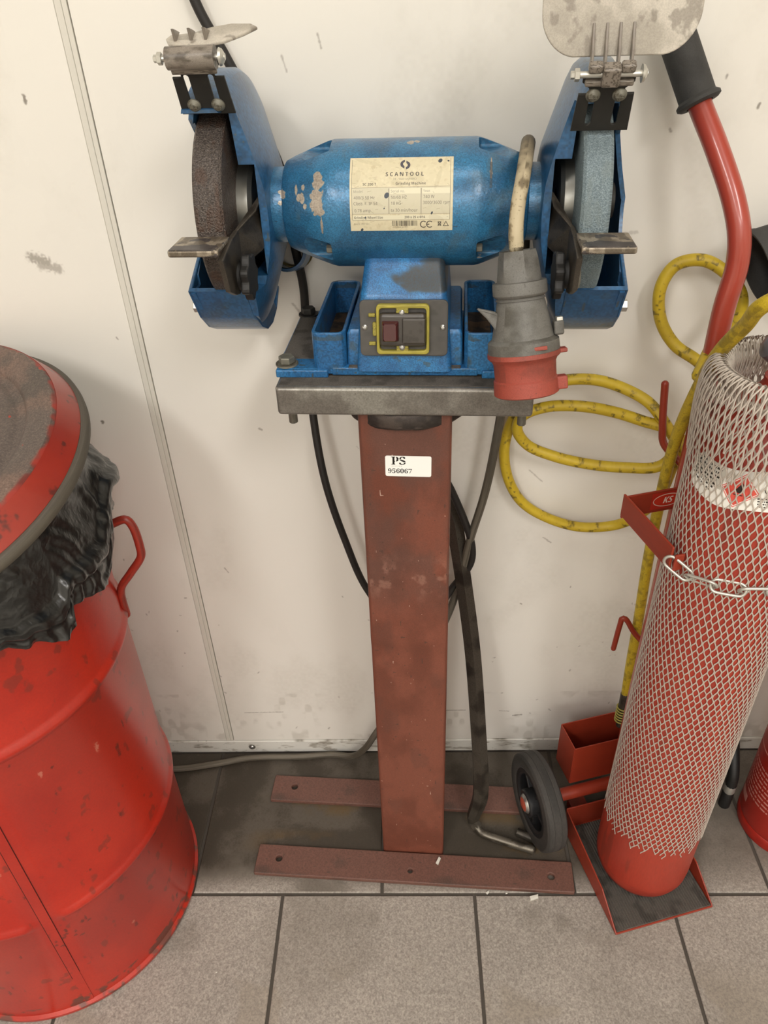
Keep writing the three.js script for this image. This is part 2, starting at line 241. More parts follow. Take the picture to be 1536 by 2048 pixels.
// ------------------------------------------------------------------ pedestal stand (local frame of stand and grinder)
const SO = [-0.001, 0, 0.1667], STH = -0.065;
const stand = thing('grinder_pedestal', 'rust-red square steel pedestal under the blue grinder, on two flat foot bars', 'pedestal', SO, STH);
{
  const primer = tex(1024, 2048, (u, v) => {      // v: height 0..0.83
    const x = u * 0.35, y = v * 0.83, n = fbm(x * 40, y * 22, 5), f = vn(x * 1500, y * 1500), s = vn(x * 260, y * 150);
    let c = mix3(hex(0x784434), hex(0x68392a), sst(0.3, 0.7, n));
    const soot = clamp(sst(0.5, 0.62, y + 0.13 * (fbm(x * 16 + 3, y * 16, 5) - 0.5)) * sst(0.30, 0.6, fbm(x * 26, y * 18 + 8, 5)) * 1.0); c = mix3(c, hex(0x54403a), 0.5 * soot);
    const band = sst(0.05, 0.0, Math.abs(y - 0.6)) * sst(0.5, 0.72, fbm(x * 90, y * 70, 4)); c = mix3(c, hex(0xa88070), 0.45 * band);
    const wd = sst(0.62, 0.72, fbm(x * 30 + 90, y * 12, 5)); c = mix3(c, hex(0x5b3a30), 0.3 * wd);
    c = c.map(q => q * (0.93 + 0.14 * f)); if (s > 0.95) c = mix3(c, hex(0x4a332b), 0.7); if (s < 0.02) c = mix3(c, hex(0xd8c6b8), 0.7); return c;
  });
  const primerMat = std({ map: primer, roughness: 0.5 });
  const S = []; const N = 70; for (let i = 0; i <= N; i++) { const y = 0.8234 * i / N; const dent = 0.0022 * Math.exp(-(((y - 0.492) / 0.012) ** 2)) - 0.0012 * Math.exp(-(((y - 0.465) / 0.02) ** 2)) + 0.0008 * Math.exp(-(((y - 0.61) / 0.012) ** 2)); S.push([y, 0.05, -0.04, 0.0405 + dent, 0.005]); }
  let g = loft(S, 4, 0.45); { const p = g.attributes.position, nn = g.attributes.normal, uv = new Float32Array(p.count * 2); for (let i = 0; i < p.count; i++) { const s = Math.abs(nn.getZ(i)) > Math.abs(nn.getX(i)); uv[2 * i] = ((s ? p.getX(i) : p.getZ(i) + 0.17) + 0.06) / 0.35; uv[2 * i + 1] = p.getY(i) / 0.83; } g.setAttribute('uv', new THREE.BufferAttribute(uv, 2)); }
  part('post', g, primerMat, stand);
  const footMat = std({ map: wear(0x6b4a40, 0x4c3c35, 0.85, 5, 0.6), roughness: 0.5 });
  const bar = (hs) => uvBox(poly(rrect(-0.258, -0.0255, 0.258, 0.0255, 0.0025, 3), 0.008, 0.0014, hs.map(h => circ(h[0], h[1], h[2]))).rotateX(-Math.PI / 2), 0.3);
  part('foot_bar', at(bar([[-0.221, 0.002, 0.0055], [-0.003, -0.006, 0.004], [0.223, -0.001, 0.0055]]), 0, 0.004, 0.069), footMat, stand);
  part('foot_bar', at(bar([[-0.219, 0.003, 0.0055], [0.22, 0.0, 0.0055]]), 0, 0.004, -0.0665), footMat, stand);
  // folded steel top plate with a front lip
  part('top_plate', uvBox(merge([at(rbox(0.262, 0.006, 0.19, 0.0015), 0, 0.857, -0.041), at(rbox(0.262, 0.0315, 0.009, 0.004, 4), 0, 0.8447, 0.0515)]), 0.2), M.steel, stand);
  part('dust_layer', uvBox(at(rbox(0.256, 0.001, 0.183, 0.0004, 1), 0, 0.8602, -0.0425), 0.1), M.dust, stand, 'grey grinding dust on the plate');
  // round flange and weld bead between post and plate
  const weld = []; for (let i = 0; i < 26; i++) { const a = i / 25 * Math.PI; weld.push([0.066 * Math.cos(a), 0.8125 + RR(-0.001, 0.001), -0.016 + 0.063 * Math.sin(a) + RR(-0.001, 0.001)]); }
  part('flange', uvBox(at(cyl(0.072, 0.019, 56), 0, 0.8188, -0.020), 0.1), std({ map: wear(0x4f4640, 0x2d2825, 0.8, 6, 0.6), roughness: 0.6, metalness: 0.3 }), stand);
  part('weld_bead', tube(weld, 0.0045, 90, 8), std({ map: wear(0x4a403a, 0x241f1c, 0.9, 20, 1), roughness: 0.65, metalness: 0.3 }), stand);
  // auction sticker: stencil initials and number (its square code is left off)
  const st = canvasTex(768, 400, (c, w, h) => {
    c.fillStyle = '#f1f1ec'; c.fillRect(0, 0, w, h); c.fillStyle = '#15110f'; c.textAlign = 'left';
    c.font = 'bold 215px serif'; c.fillText('P', 96, 170); c.fillText('S', 226, 170); c.fillStyle = '#f1f1ec'; c.fillRect(166, 10, 17, 165); c.fillRect(215, 66, 150, 8); c.fillRect(215, 122, 150, 8);
    c.fillStyle = '#aeaaa4'; c.font = '30px sans-serif'; c.fillText('A U C T I O N', 106, 212);
    c.fillStyle = '#1a1614'; c.font = 'bold 122px serif'; c.fillText('956067', 40, 336);
  });
  const sg = poly(rrect(0, 0, 0.0505, 0.0262, 0.0022, 5), 0.0004, 0); { const p = sg.attributes.position, uv = sg.attributes.uv; for (let i = 0; i < p.count; i++) uv.setXY(i, p.getX(i) / 0.0505, p.getY(i) / 0.0262); }
  const o = part('sticker', sg, std({ map: st, roughness: 0.35 }), stand, 'white sticker with black initials and number 956067'); o.position.set(-0.0222, 0.7467, 0.0410); o.rotation.z = -0.008;
}

// ------------------------------------------------------------------ the bench grinder
const AY = 1.0147, AZ = -0.042;         // wheel axis in the local frame
const gr = thing('bench_grinder', 'blue double-wheel bench grinder bolted on the rust-red pedestal', 'bench grinder', SO, STH);
const grT = new THREE.Group();
{
  // base casting: slab with feet, two trays, pillar
  const tray = (x0, x1) => at(poly(rrect(x0, -0.029, x1, 0.131, 0.009, 5), 0.041, 0.001, [(() => { const s = new THREE.Path(rrect(x0 + 0.0035, -0.0255, x1 - 0.0035, 0.1275, 0.0065, 5).map(p => new THREE.Vector2(p[0], p[1]))); return s; })()]).rotateX(-Math.PI / 2), 0, 0.8875, 0);
  const feet = [];
  for (const s of [-1, 1]) { feet.push(at(rbox(0.055, 0.0085, 0.05, 0.0015), s * 0.1065, 0.8645, 0.007)); feet.push(at(rbox(0.055, 0.0085, 0.04, 0.0015), s * 0.1065, 0.8645, -0.118)); }
  const gB = merge([at(rbox(0.267, 0.006, 0.166, 0.0015), 0, 0.8662, -0.054), ...feet, at(rbox(0.15, 0.0085, 0.02, 0.0015), 0, 0.8665, 0.0195),
    tray(-0.0945, -0.0595), tray(0.0605, 0.0955),
    loft([[0.868, 0.0595, -0.115, 0.0215, 0.003], [0.904, 0.0585, -0.112, 0.0205, 0.003], [0.908, 0.0565, -0.11, 0.0185, 0.003]])]);
  const bt = tex(1024, 1024, (u, v) => {         // uv 0.3 m square, paint with dust and one dark smear on the slope
    const n = fbm(u * 8, v * 8, 5, 8), f = vn(u * 230, v * 230, 230), s = vn(u * 60, v * 60, 60), q = fbm(u * 14 + 3, v * 14, 5);
    let c = mix3(hex(0x2b6d9f), hex(0x225a8a), sst(0.3, 0.7, n)); c = c.map(k => k * (0.82 + 0.36 * f)); c = mix3(c, hex(0x4b4843), 0.5 * sst(0.62, 0.76, q)); return s > 0.94 ? mix3(c, hex(0x4a4540), 0.7) : c;
  });
  part('base_casting', uvBox(gB, 0.3), phys({ map: bt, metalness: 0.1, roughness: 0.42, bumpMap: rpt(hammer, 3.8), bumpScale: 0.00018, clearcoat: 0.3, clearcoatRoughness: 0.3 }), gr);
  for (const s of [-1, 1]) part('tray_dust', uvBox(at(rbox(0.027, 0.002, 0.152, 0.0006, 1), s * 0.0775, 0.8697, -0.0505), 0.1), std({ map: wear(0x5a4530, 0x2e2722, 0.9, 8, 1), roughness: 0.95 }), gr, 'rusty grinding dust in the tray');
  const pil = loft([[0.869, 0.0485, -0.118, 0.0345, 0.006], [0.9, 0.0465, -0.113, 0.0305, 0.007], [0.942, 0.0430, -0.108, 0.0232, 0.008], [0.9455, 0.0426, -0.107, 0.0215, 0.008], [0.976, 0.0385, -0.085, -0.0015, 0.008], [0.980, 0.036, -0.082, -0.006, 0.008]], 6, 0.8);
  { const p = pil.attributes.position, uv = new Float32Array(p.count * 2); for (let i = 0; i < p.count; i++) { uv[2 * i] = (p.getX(i) + 0.06) / 0.12; uv[2 * i + 1] = (p.getY(i) - 0.865) / 0.12; } pil.setAttribute('uv', new THREE.BufferAttribute(uv, 2)); }
  const pilTex = tex(768, 768, (u, v) => { const x = -0.06 + u * 0.12, y = 0.865 + v * 0.12, n = fbm(x * 70 + 40, y * 70, 5), f = vn(x * 1500 + 300, y * 1500), q = fbm(x * 120 + 3, y * 260, 5);
    let c = mix3(hex(0x2d72a6), hex(0x235e90), sst(0.3, 0.7, n)); c = c.map(k => k * (0.8 + 0.4 * f));
    const e = y - 0.9465 - Math.max(0, 0.0022 - 0.55 * (x - 0.002)) * (x < 0.006 ? 1 : 0); const on = sst(0.0, 0.0045, x + 0.034 - 0.006 * q) * sst(0.016, 0.004, y - (0.949 + 0.62 * (x + 0.004) * (x > -0.004 ? 1 : 0)) + 0.014 * (q - 0.5)) * sst(-0.001, 0.0022, e + 0.005 * (n - 0.5));
    c = mix3(c, hex(0x35322f), 0.92 * on * (0.7 + 0.4 * f)); if (y < 0.9) c = mix3(c, hex(0x4b4843), 0.5 * sst(0.6, 0.75, q)); return c; });
  part('switch_housing', pil, phys({ map: pilTex, metalness: 0.1, roughness: 0.42, bumpMap: rpt(hammer, 1.5), bumpScale: 0.00018, clearcoat: 0.3, clearcoatRoughness: 0.3 }), gr);
  part('casting_dust', uvBox(merge([at(rbox(0.035, 0.0012, 0.118, 0.0004, 1), -0.1145, 0.8694, -0.055), at(rbox(0.035, 0.0012, 0.118, 0.0004, 1), 0.1145, 0.8694, -0.055), at(rbox(0.115, 0.0012, 0.006, 0.0004, 1), 0.0, 0.8712, 0.0265)]), 0.08), M.dust, gr, 'grey grinding dust on the casting');

  // motor body with chipped hammered paint
  const chips = [[-0.0801, 40, 0.0035, 5], [-0.079, 33, 0.006, 8], [-0.080, 21, 0.006, 7], [-0.081, 13, 0.007, 7], [-0.0785, 7, 0.006, 5], [-0.101, 30, 0.0012, 7], [-0.0985, 21, 0.002, 4], [-0.094, 31, 0.0018, 3], [-0.095, 20, 0.0022, 6], [-0.092, 12, 0.0022, 3], [-0.118, 32, 0.003, 4], [-0.115, 26, 0.003, 5], [-0.1187, 16, 0.0026, 4], [-0.0765, -4, 0.0011, 8], [0.0809, 40, 0.0014, 5], [0.0809, 48, 0.0008, 9], [0.109, 24, 0.0012, 4], [0.0064, 77, 0.004, 3.5], [0.012, 79, 0.003, 3]];
  const mt = tex(1024, 1024, (u, v) => {
    const x = -0.14 + v * 0.28, aa = u * 360, ang = aa > 180 ? aa - 360 : aa;
    const arc = ang * 0.001028; const f = vn(arc * 1400 + 400, x * 1400 + 400), n = fbm(arc * 40 + 90, x * 40 + 40, 5);
    let c = mix3(hex(0x307098), hex(0x26597d), sst(0.3, 0.7, n)); c = c.map(k => k * (0.84 + 0.32 * f));
    const fl = fbm(arc * 30 + 17, x * 60 + 11, 5); c = mix3(c, hex(0x5a6066), 0.3 * sst(0.62, 0.76, fl));
    if (vn(arc * 420 + 31, x * 420 + 8) > 0.965) c = mix3(c, hex(0x39424a), 0.7);
    let k = 0; for (const q of chips) { const da = (ang - q[1]) / q[3], dx = (x - q[0]) / q[2]; const r = Math.hypot(da, dx) + 0.9 * (fbm(arc * 300 + 70, x * 300 + 90, 3) - 0.5); k = Math.max(k, sst(1.05, 0.92, r)); }
    c = mix3(c, mix3(hex(0xb5a99a), hex(0x8f857a), vn(arc * 900 + 9, x * 900 + 77)), k);
    const g2 = sst(0.3, 0.45, vn(arc * 90, x * 500 + 3)); if (Math.abs(x - 0.0809) < 0.0012 && ang > 25 && ang < 52 && g2 > 0.3) c = mix3(c, hex(0x3a3f45), 0.6);
    return c;
  });
  const motorMat = phys({ map: mt, metalness: 0.2, roughness: 0.34, bumpMap: rpt(hammer, 4.6, 3.5), bumpScale: 0.00022, clearcoat: 0.35, clearcoatRoughness: 0.25 });
  const prof = [[0.034, -0.131], [0.0355, -0.13], [0.0355, -0.1175], [0.0345, -0.1165], [0.0395, -0.1165], [0.041, -0.1155], [0.0445, -0.108], [0.052, -0.089], [0.0575, -0.074], [0.0588, -0.0685], [0.0589, -0.06]];
  const pr2 = [...prof, ...prof.map(p => [p[0], -p[1]]).reverse()];
  const pts = []; for (let i = 0; i < pr2.length; i++) { pts.push(pr2[i]); if (i === prof.length - 1) for (let k = 1; k < 8; k++) pts.push([0.0589, -0.06 + k * 0.015]); }
  let mg = new THREE.LatheGeometry(pts.map(p => new THREE.Vector2(p[0], p[1])), 120); mg = crease(mg, 0.6);
  { const p = mg.attributes.position, uv = mg.attributes.uv; for (let i = 0; i < p.count; i++) { uv.setY(i, (p.getY(i) + 0.14) / 0.28); } }
  // lathe u runs from +z towards +x; after the turn below u = angle from +z upwards
  mg.rotateZ(-Math.PI / 2); mg.rotateX(0);
  { const p = mg.attributes.position, uv = mg.attributes.uv; for (let i = 0; i < p.count; i += 3) { let a = [0, 1, 2].map(k => { let t = Math.atan2(p.getY(i + k), p.getZ(i + k)) / (2 * Math.PI); return t; }); if (Math.max(...a) - Math.min(...a) > 0.5) a = a.map(t => t < 0 ? t + 1 : t); a.forEach((t, k) => uv.setX(i + k, t)); } }
  // bolt pockets cut into both bells, top and bottom, front and back
  { const E2 = new Evaluator(); E2.useGroups = false; E2.attributes = ['position', 'normal', 'uv']; let B = new Brush(mg); B.updateMatrixWorld();
    for (const s of [-1, 1]) for (const a of [-0.62, 1.36, 2.5, -1.9]) { const q = new Brush(clean(rbox(0.05, 0.0255, 0.03, 0.003, 2).translate(s * (0.0695 + 0.025), 0, 0.0485 + 0.015).rotateX(-a))); q.updateMatrixWorld(); B = E2.evaluate(B, q, SUBTRACTION); B.updateMatrixWorld(); }
    mg = B.geometry; }
  const motor = part('motor_body', at(mg, 0, AY, AZ), motorMat, gr);
  for (const s of [-1, 1]) for (const a of [-0.62]) { const q = part('bell_screw', poly([0, 1, 2, 3, 4, 5].map(k => [0.0042 * Math.cos(k * Math.PI / 3), 0.0042 * Math.sin(k * Math.PI / 3)]), 0.006, 0.0008).rotateY(Math.PI / 2).translate(s * 0.0725, 0, 0.0535).rotateX(-a), M.dullBolt, motor); q.position.set(0, AY, AZ); }
  // rating plate
  const plate = canvasTex(1400, 1000, (c, w, h) => {
    c.fillStyle = '#cfc5a6'; c.fillRect(0, 0, w, h);
    for (let i = 0; i < 900; i++) { const x = rnd() * w, y = rnd() * h, r = 2 + rnd() * 26; c.globalAlpha = 0.05 + rnd() * 0.08; c.fillStyle = rnd() < 0.5 ? '#8f7c58' : '#efe6c8'; c.beginPath(); c.ellipse(x, y, r, r * (0.4 + rnd()), rnd() * 3, 0, 7); c.fill(); }
    c.globalAlpha = 1; c.fillStyle = '#c2bca4'; c.globalAlpha = 0.75; c.fillRect(25, 435, 1350, 335); c.globalAlpha = 1;
    c.fillStyle = '#d6d0b6'; c.fillRect(545, 445, 420, 70); c.fillRect(985, 445, 380, 70); c.fillRect(40, 790, 1320, 60);
    c.strokeStyle = '#4b463e'; c.lineWidth = 4; c.beginPath(); c.moveTo(30, 30); c.lineTo(30, 850); c.moveTo(1362, 20); c.lineTo(1362, 850); c.stroke(); c.lineWidth = 6; c.beginPath(); c.moveTo(535, 445); c.lineTo(535, 770); c.moveTo(972, 445); c.lineTo(972, 770); c.stroke(); c.lineWidth = 3; c.beginPath(); c.moveTo(30, 435); c.lineTo(1362, 425); c.moveTo(30, 772); c.lineTo(1362, 772); c.moveTo(30, 852); c.lineTo(1362, 852); c.stroke();
    c.fillStyle = '#4a4750'; // emblem: two interlocked hooks
    c.save(); c.translate(752, 118); for (const k of [0, Math.PI]) { c.save(); c.rotate(k); c.beginPath(); c.moveTo(-8, -75); c.bezierCurveTo(-75, -55, -80, 5, -50, 35); c.lineTo(-12, 62); c.lineTo(-12, 22); c.bezierCurveTo(-40, 5, -38, -28, -8, -40); c.closePath(); c.fill(); c.restore(); } c.restore();
    c.fillStyle = '#4b4640'; c.textAlign = 'center'; c.font = 'bold 74px sans-serif'; c.fillText('S C A N T O O L', 745, 282);
    c.globalAlpha = 0.6; c.font = '36px sans-serif'; c.fillText('DK - 9440 AABYBRO', 750, 335); c.globalAlpha = 0.85; c.font = 'bold 48px sans-serif'; c.fillText('SC 200 T', 270, 405); c.fillText('Grinding Machine', 830, 400);
    c.textAlign = 'left'; c.globalAlpha = 0.5; c.font = '46px sans-serif'; c.fillText('Model', 50, 498); c.fillText('Serial no.', 560, 498); c.fillText('Year', 1000, 498);
    c.globalAlpha = 0.8; c.font = '54px sans-serif'; c.fillText('400/3 50 Hz', 55, 580); c.fillText('Class. F. IP 54', 50, 655); c.fillText('0.78 amp.', 60, 745); c.fillText('50/60 HZ', 560, 580); c.fillText('18 KG', 560, 655); c.fillText('ta 30 min/hour', 560, 745); c.fillText('740 W', 1000, 575); c.fillText('3000/3600 rpm', 995, 650);
    c.font = 'bold 42px sans-serif'; c.fillText('Grinding Wheel Size', 50, 832); c.fillText('200 x 25 x \u00d816', 745, 832); c.globalAlpha = 0.6; c.font = '34px sans-serif'; c.fillText('MADE IN P.R.C.', 45, 915);
    c.globalAlpha = 0.9; let x = 580; while (x < 925) { const k = 2 + rnd() * 8; c.fillStyle = '#38342e'; c.fillRect(x, 862, k, 72); x += k + 2 + rnd() * 7; } c.font = '26px sans-serif'; c.fillText('5 709386 201337', 590, 960);
    c.lineWidth = 13; c.strokeStyle = '#3f3a34'; c.beginPath(); c.arc(1005, 915, 42, 0.8, 5.5); c.stroke(); c.beginPath(); c.arc(1090, 915, 42, 0.8, 5.5); c.stroke(); c.beginPath(); c.moveTo(1052, 915); c.lineTo(1085, 915); c.stroke();
    c.lineWidth = 8; c.beginPath(); c.moveTo(1200, 880); c.lineTo(1245, 940); c.moveTo(1245, 880); c.lineTo(1200, 940); c.strokeRect(1206, 884, 34, 46); c.stroke(); c.beginPath(); c.moveTo(1310, 878); c.lineTo(1345, 938); c.lineTo(1275, 938); c.closePath(); c.stroke();
    c.fillStyle = '#2d3642'; c.globalAlpha = 0.9; for (const [a, b, r, s] of [[505, 535, 30, 40], [1222, 65, 26, 34], [1330, 70, 13, 14], [155, 985, 16, 26], [1118, 765, 12, 22], [210, 815, 10, 14], [470, 700, 8, 12], [690, 240, 10, 14]]) { c.beginPath(); c.ellipse(a, b, r, s, 0.5, 0, 7); c.fill(); }
    c.globalAlpha = 0.07; c.fillStyle = '#5b4c33'; for (const [a, b, r, s] of [[900, 300, 120, 60], [650, 380, 90, 40], [1180, 840, 110, 50], [90, 300, 50, 120], [300, 620, 160, 30], [240, 70, 200, 30], [1200, 320, 30, 150]]) { c.beginPath(); c.ellipse(a, b, r, s, 0.3, 0, 7); c.fill(); }
    c.globalAlpha = 0.5; c.strokeStyle = '#6b5e48'; c.lineWidth = 4; for (let i = 0; i < 60; i++) { const a = rnd() * w, b = rnd() * h; c.beginPath(); c.moveTo(a, b); c.lineTo(a + RR(-60, 60), b + RR(-18, 18)); c.stroke(); } c.globalAlpha = 1;
  });
  const P = [], uv = [], I = [], n = 24, m = 8, r = 0.0593; for (let j = 0; j <= n; j++) for (let i = 0; i <= m; i++) { const a = THREE.MathUtils.degToRad(mix(-10, 55, j / n)), x = mix(-0.0486, 0.0465, i / m); P.push(x, AY + r * Math.sin(a), AZ + r * Math.cos(a)); uv.push(i / m, j / n); }
  for (let j = 0; j < n; j++) for (let i = 0; i < m; i++) { const a = j * (m + 1) + i; I.push(a, a + 1, a + m + 1, a + 1, a + m + 2, a + m + 1); }
  const pg = new THREE.BufferGeometry(); pg.setAttribute('position', new THREE.Float32BufferAttribute(P, 3)); pg.setAttribute('uv', new THREE.Float32BufferAttribute(uv, 2)); pg.setIndex(I); pg.computeVertexNormals();
  part('rating_plate', pg, std({ map: plate, roughness: 0.5, side: THREE.DoubleSide }), motor, 'worn cream rating plate printed SCANTOOL');

  // hold-down bolts
  for (const [x, z, w] of [[-0.124, 0.018, 1], [-0.124, -0.122, 0], [0.124, 0.018, 1], [0.124, -0.122, 0]]) {
    const b = part('mounting_bolt', merge([at(poly([0, 1, 2, 3, 4, 5].map(k => [0.0085 * Math.cos(k * Math.PI / 3), 0.0085 * Math.sin(k * Math.PI / 3)]), 0.0075, 0.0012).rotateX(-Math.PI / 2), 0, 0.0055, 0), at(cyl(0.0048, 0.076, 14), 0, -0.031, 0)]), w ? M.dullBolt : M.blackSteel, gr); b.position.set(x, 0.8695, z);
    const wa = part('washer', lathe([[0.005, 0.0018], [0.0118, 0.0016], [0.012, 0], [0.005, 0]], 24), w ? M.dullBolt : M.blackSteel, b);
    if (w) part('nut', at(poly([0, 1, 2, 3, 4, 5].map(k => [0.0075 * Math.cos(k * Math.PI / 3), 0.0075 * Math.sin(k * Math.PI / 3)]), 0.006, 0.001).rotateX(-Math.PI / 2), 0, -0.0195, 0), M.dullBolt, b);
  }
  // switch panel on the leaning front of the pillar
  const sw = part('switch_panel', poly(rrect(-0.0435, -0.0275, 0.0435, 0.0275, 0.005, 5), 0.004, 0.001), std({ map: wear(0x4a4743, 0x37342f, 0.8, 8, 0.6), roughness: 0.6 }), gr, 'dark grey switch plate'); sw.position.set(0.0005, 0.915, 0.0325); sw.rotation.x = -0.165;
  const fr = [(() => new THREE.Path(rrect(-0.0235, -0.0205, 0.0225, 0.0205, 0.003, 4).map(p => new THREE.Vector2(p[0], p[1]))))()];
  part('switch_frame', merge([at(poly(rrect(-0.0265, -0.0245, 0.0255, 0.0245, 0.004, 4), 0.007, 0.0012, fr), 0, 0, 0.0045), at(rbox(0.012, 0.006, 0.005, 0.001), -0.001, 0.0185, 0.005), at(rbox(0.012, 0.006, 0.005, 0.001), -0.001, -0.0185, 0.005), at(rbox(0.007, 0.0035, 0.004, 0.001), -0.031, 0.0135, 0.003), at(rbox(0.007, 0.0035, 0.004, 0.001), -0.031, -0.0145, 0.003), at(rbox(0.004, 0.0135, 0.005, 0.0012), -0.0285, 0.0, 0.0035)]), M.yellow, sw, 'grimy yellow switch frame');
  part('switch_cover', merge([at(rbox(0.046, 0.033, 0.009, 0.004, 3), -0.0005, 0, 0.006), at(rbox(0.0225, 0.0245, 0.005, 0.0015, 2), 0.0105, -0.0005, 0.0105)]), phys({ map: wear(0x3c3732, 0x2a241f, 0.8, 6, 0.4), roughness: 0.3, clearcoat: 0.5, clearcoatRoughness: 0.3 }), sw, 'dark smoked button cover');
  part('stop_button', (() => { const g = loft([[0, 0.0085, -0.0105, 0.0105, 0.002], [0.006, 0.0072, -0.009, 0.009, 0.002], [0.0075, 0.006, -0.008, 0.008, 0.002]]); g.rotateX(Math.PI / 2); g.rotateZ(Math.PI); g.translate(-0.0125, -0.001, 0.0095); return g; })(), phys({ color: 0x451618, roughness: 0.25, clearcoat: 0.7, clearcoatRoughness: 0.15 }), sw, 'dark red stop button');
  for (const [x, y, z] of [[-0.0385, 0.001, 0.0025], [0.0385, 0.001, 0.0025], [-0.0012, 0.0165, 0.009], [-0.0012, -0.0172, 0.009]]) part('screw', at(merge([lathe([[0, 0.0012], [0.0015, 0.001], [0.0028, 0]], 16).rotateX(Math.PI / 2), at(rbox(0.0034, 0.0006, 0.0006, 0.0001, 1), 0, 0, 0.0011)]), x, y, z), M.bright, sw);
}

// ------------------------------------------------------------------ wheel guards, wheels, rests, shields: one builder for both ends
const ev = new Evaluator(); ev.useGroups = false; ev.attributes = ['position', 'normal'];
function csg(a, b, op) { const A = new Brush(clean(a)), B = new Brush(clean(b)); for (const q of [A, B]) { q.geometry.deleteAttribute('uv'); q.updateMatrixWorld(); } const g = ev.evaluate(A, B, op).geometry; g.setAttribute('uv', new THREE.BufferAttribute(new Float32Array(g.attributes.position.count * 2), 2)); return g; }
{
  const R = 0.121;
  let g = new THREE.LatheGeometry([[0.00001, 0.1285], [0.046, 0.1285], [0.054, 0.130], [0.108, 0.1495], [0.117, 0.154], [R, 0.159], [R, 0.204], [0.118, 0.2075], [0.112, 0.2085], [0.05, 0.213], [0.00001, 0.213]].map(p => new THREE.Vector2(p[0], p[1])), 96).rotateZ(-Math.PI / 2);
  const cav = new THREE.LatheGeometry([[0.00001, 0.1455], [0.106, 0.1545], [0.1165, 0.159], [0.1165, 0.2035], [0.1, 0.2045], [0.04, 0.2095], [0.00001, 0.2095]].map(p => new THREE.Vector2(p[0], p[1])), 96).rotateZ(-Math.PI / 2);
  // upper half of the cover leans in towards the top
  const wedge = (dx) => new THREE.BoxGeometry(0.1, 0.4, 0.5).translate(0.05, 0.2, 0).rotateZ(0.25).translate(0.2135 + dx, 0.0, 0);
  g = csg(g, wedge(0), SUBTRACTION);
  const cav2 = csg(cav, wedge(-0.0045), SUBTRACTION);
  g = csg(g, cav2, SUBTRACTION);
  g = csg(g, at(new THREE.BoxGeometry(0.0215, 0.103, 0.16), 0.1472, -0.004, 0.02), SUBTRACTION);
  const FRONT = [[0.072, -0.0655], [0.051, -0.0965], [0.016, -0.121], [0.016, -0.25], [0.25, -0.25], [0.25, -0.0655]];
  g = csg(g, poly(FRONT.map(q => [-q[0], q[1]]), 0.3, 0).rotateY(Math.PI / 2).translate(0.17, 0, 0), SUBTRACTION);
  g = csg(g, at(new THREE.BoxGeometry(0.3, 0.4, 0.3), 0.17, 0, 0.0725 + 0.15), SUBTRACTION);
  g = csg(g, at(new THREE.BoxGeometry(0.3, 0.158, 0.2), 0.17, 0.015, 0.048 + 0.1), SUBTRACTION);
  g = csg(g, poly([[-0.2, 0.092], [-0.058, 0.092], [-0.006, 0.06], [0.004, 0.03], [0.004, -0.01], [-0.006, -0.035], [-0.073, -0.0655], [-0.2, -0.0655]], 0.06, 0).rotateY(Math.PI / 2).translate(0.218, 0, 0), SUBTRACTION);
  g = crease(clean(g), 0.7);
  // spark box: sloping front sheet, rounded bottom and its outer cheek
  const outl = [[0.0725, -0.063], [0.0505, -0.098], [0.029, -0.117], [0.005, -0.129], [-0.02, -0.1315], [-0.045, -0.125], [-0.068, -0.108]];
  const inn = outl.map(q => { const r = Math.hypot(q[0], q[1]); return [q[0] * (1 - 0.004 / r), q[1] * (1 - 0.004 / r)]; }).reverse();
  const sheet = poly([...outl, ...inn].map(q => [-q[0], q[1]]), 0.0585, 0.0012).rotateY(Math.PI / 2).translate(0.1823, 0, 0);
  const cheek = poly([...outl, [-0.068, -0.06], [0.0, -0.03]].map(q => [-q[0], q[1]]), 0.004, 0.0012).rotateY(Math.PI / 2).translate(0.2105, 0, 0);
  const cheek2 = poly([[0.0725, -0.063], [0.0505, -0.098], [0.029, -0.117], [0.005, -0.129], [-0.02, -0.1315], [-0.045, -0.125], [-0.03, -0.105], [0.0, -0.09], [0.04, -0.062]].map(q => [-q[0], q[1]]), 0.003, 0.0012).rotateY(Math.PI / 2).translate(0.1548, 0, 0);
  g = merge([g, crease(clean(sheet), 0.5), cheek, cheek2]);
  const guardR = uvBox(at(g, 0, AY, AZ), 0.25), guardL = uvBox(mirrorX(guardR), 0.25);
  const wheel = (x0, x1) => latheX([[0.02, x0], [0.0915, x0], [0.094, x0 + 0.0025], [0.094, x1 - 0.0025], [0.0915, x1], [0.02, x1]], 96, 0.6);
  const uvWheel = q => { const p = q.attributes.position, uv = q.attributes.uv; for (let i = 0; i < p.count; i++) uv.setXY(i, Math.atan2(p.getY(i), p.getZ(i)) * 0.1 / 0.1, p.getX(i) / 0.1 + Math.hypot(p.getY(i), p.getZ(i)) / 0.1); return q; };
  const stone = (a, b, c) => tex(512, 512, (u, v) => { const f = vn(u * 150, v * 150, 150), f2 = vn(u * 256, v * 256, 256), n = fbm(u * 6, v * 14, 4); let q = mix3(hex(a), hex(b), clamp(0.5 + (f * 0.6 + f2 * 0.4 - 0.5) * 1.6)); return mix3(q, hex(c), 0.5 * sst(0.5, 0.7, n)); });
  const coarse = std({ map: stone(0x2e2724, 0x6a615a, 0x4a3327), roughness: 0.55, metalness: 0.15, bumpMap: grain, bumpScale: 0.0012 });
  const fine = std({ map: stone(0x56646a, 0x86959a, 0x6f7a7a), roughness: 0.7, bumpMap: grain, bumpScale: 0.0006 });
  const hexNut = (r, h) => poly([0, 1, 2, 3, 4, 5].map(k => [r * Math.cos(k * Math.PI / 3), r * Math.sin(k * Math.PI / 3)]), h, r * 0.12).rotateY(Math.PI / 2);
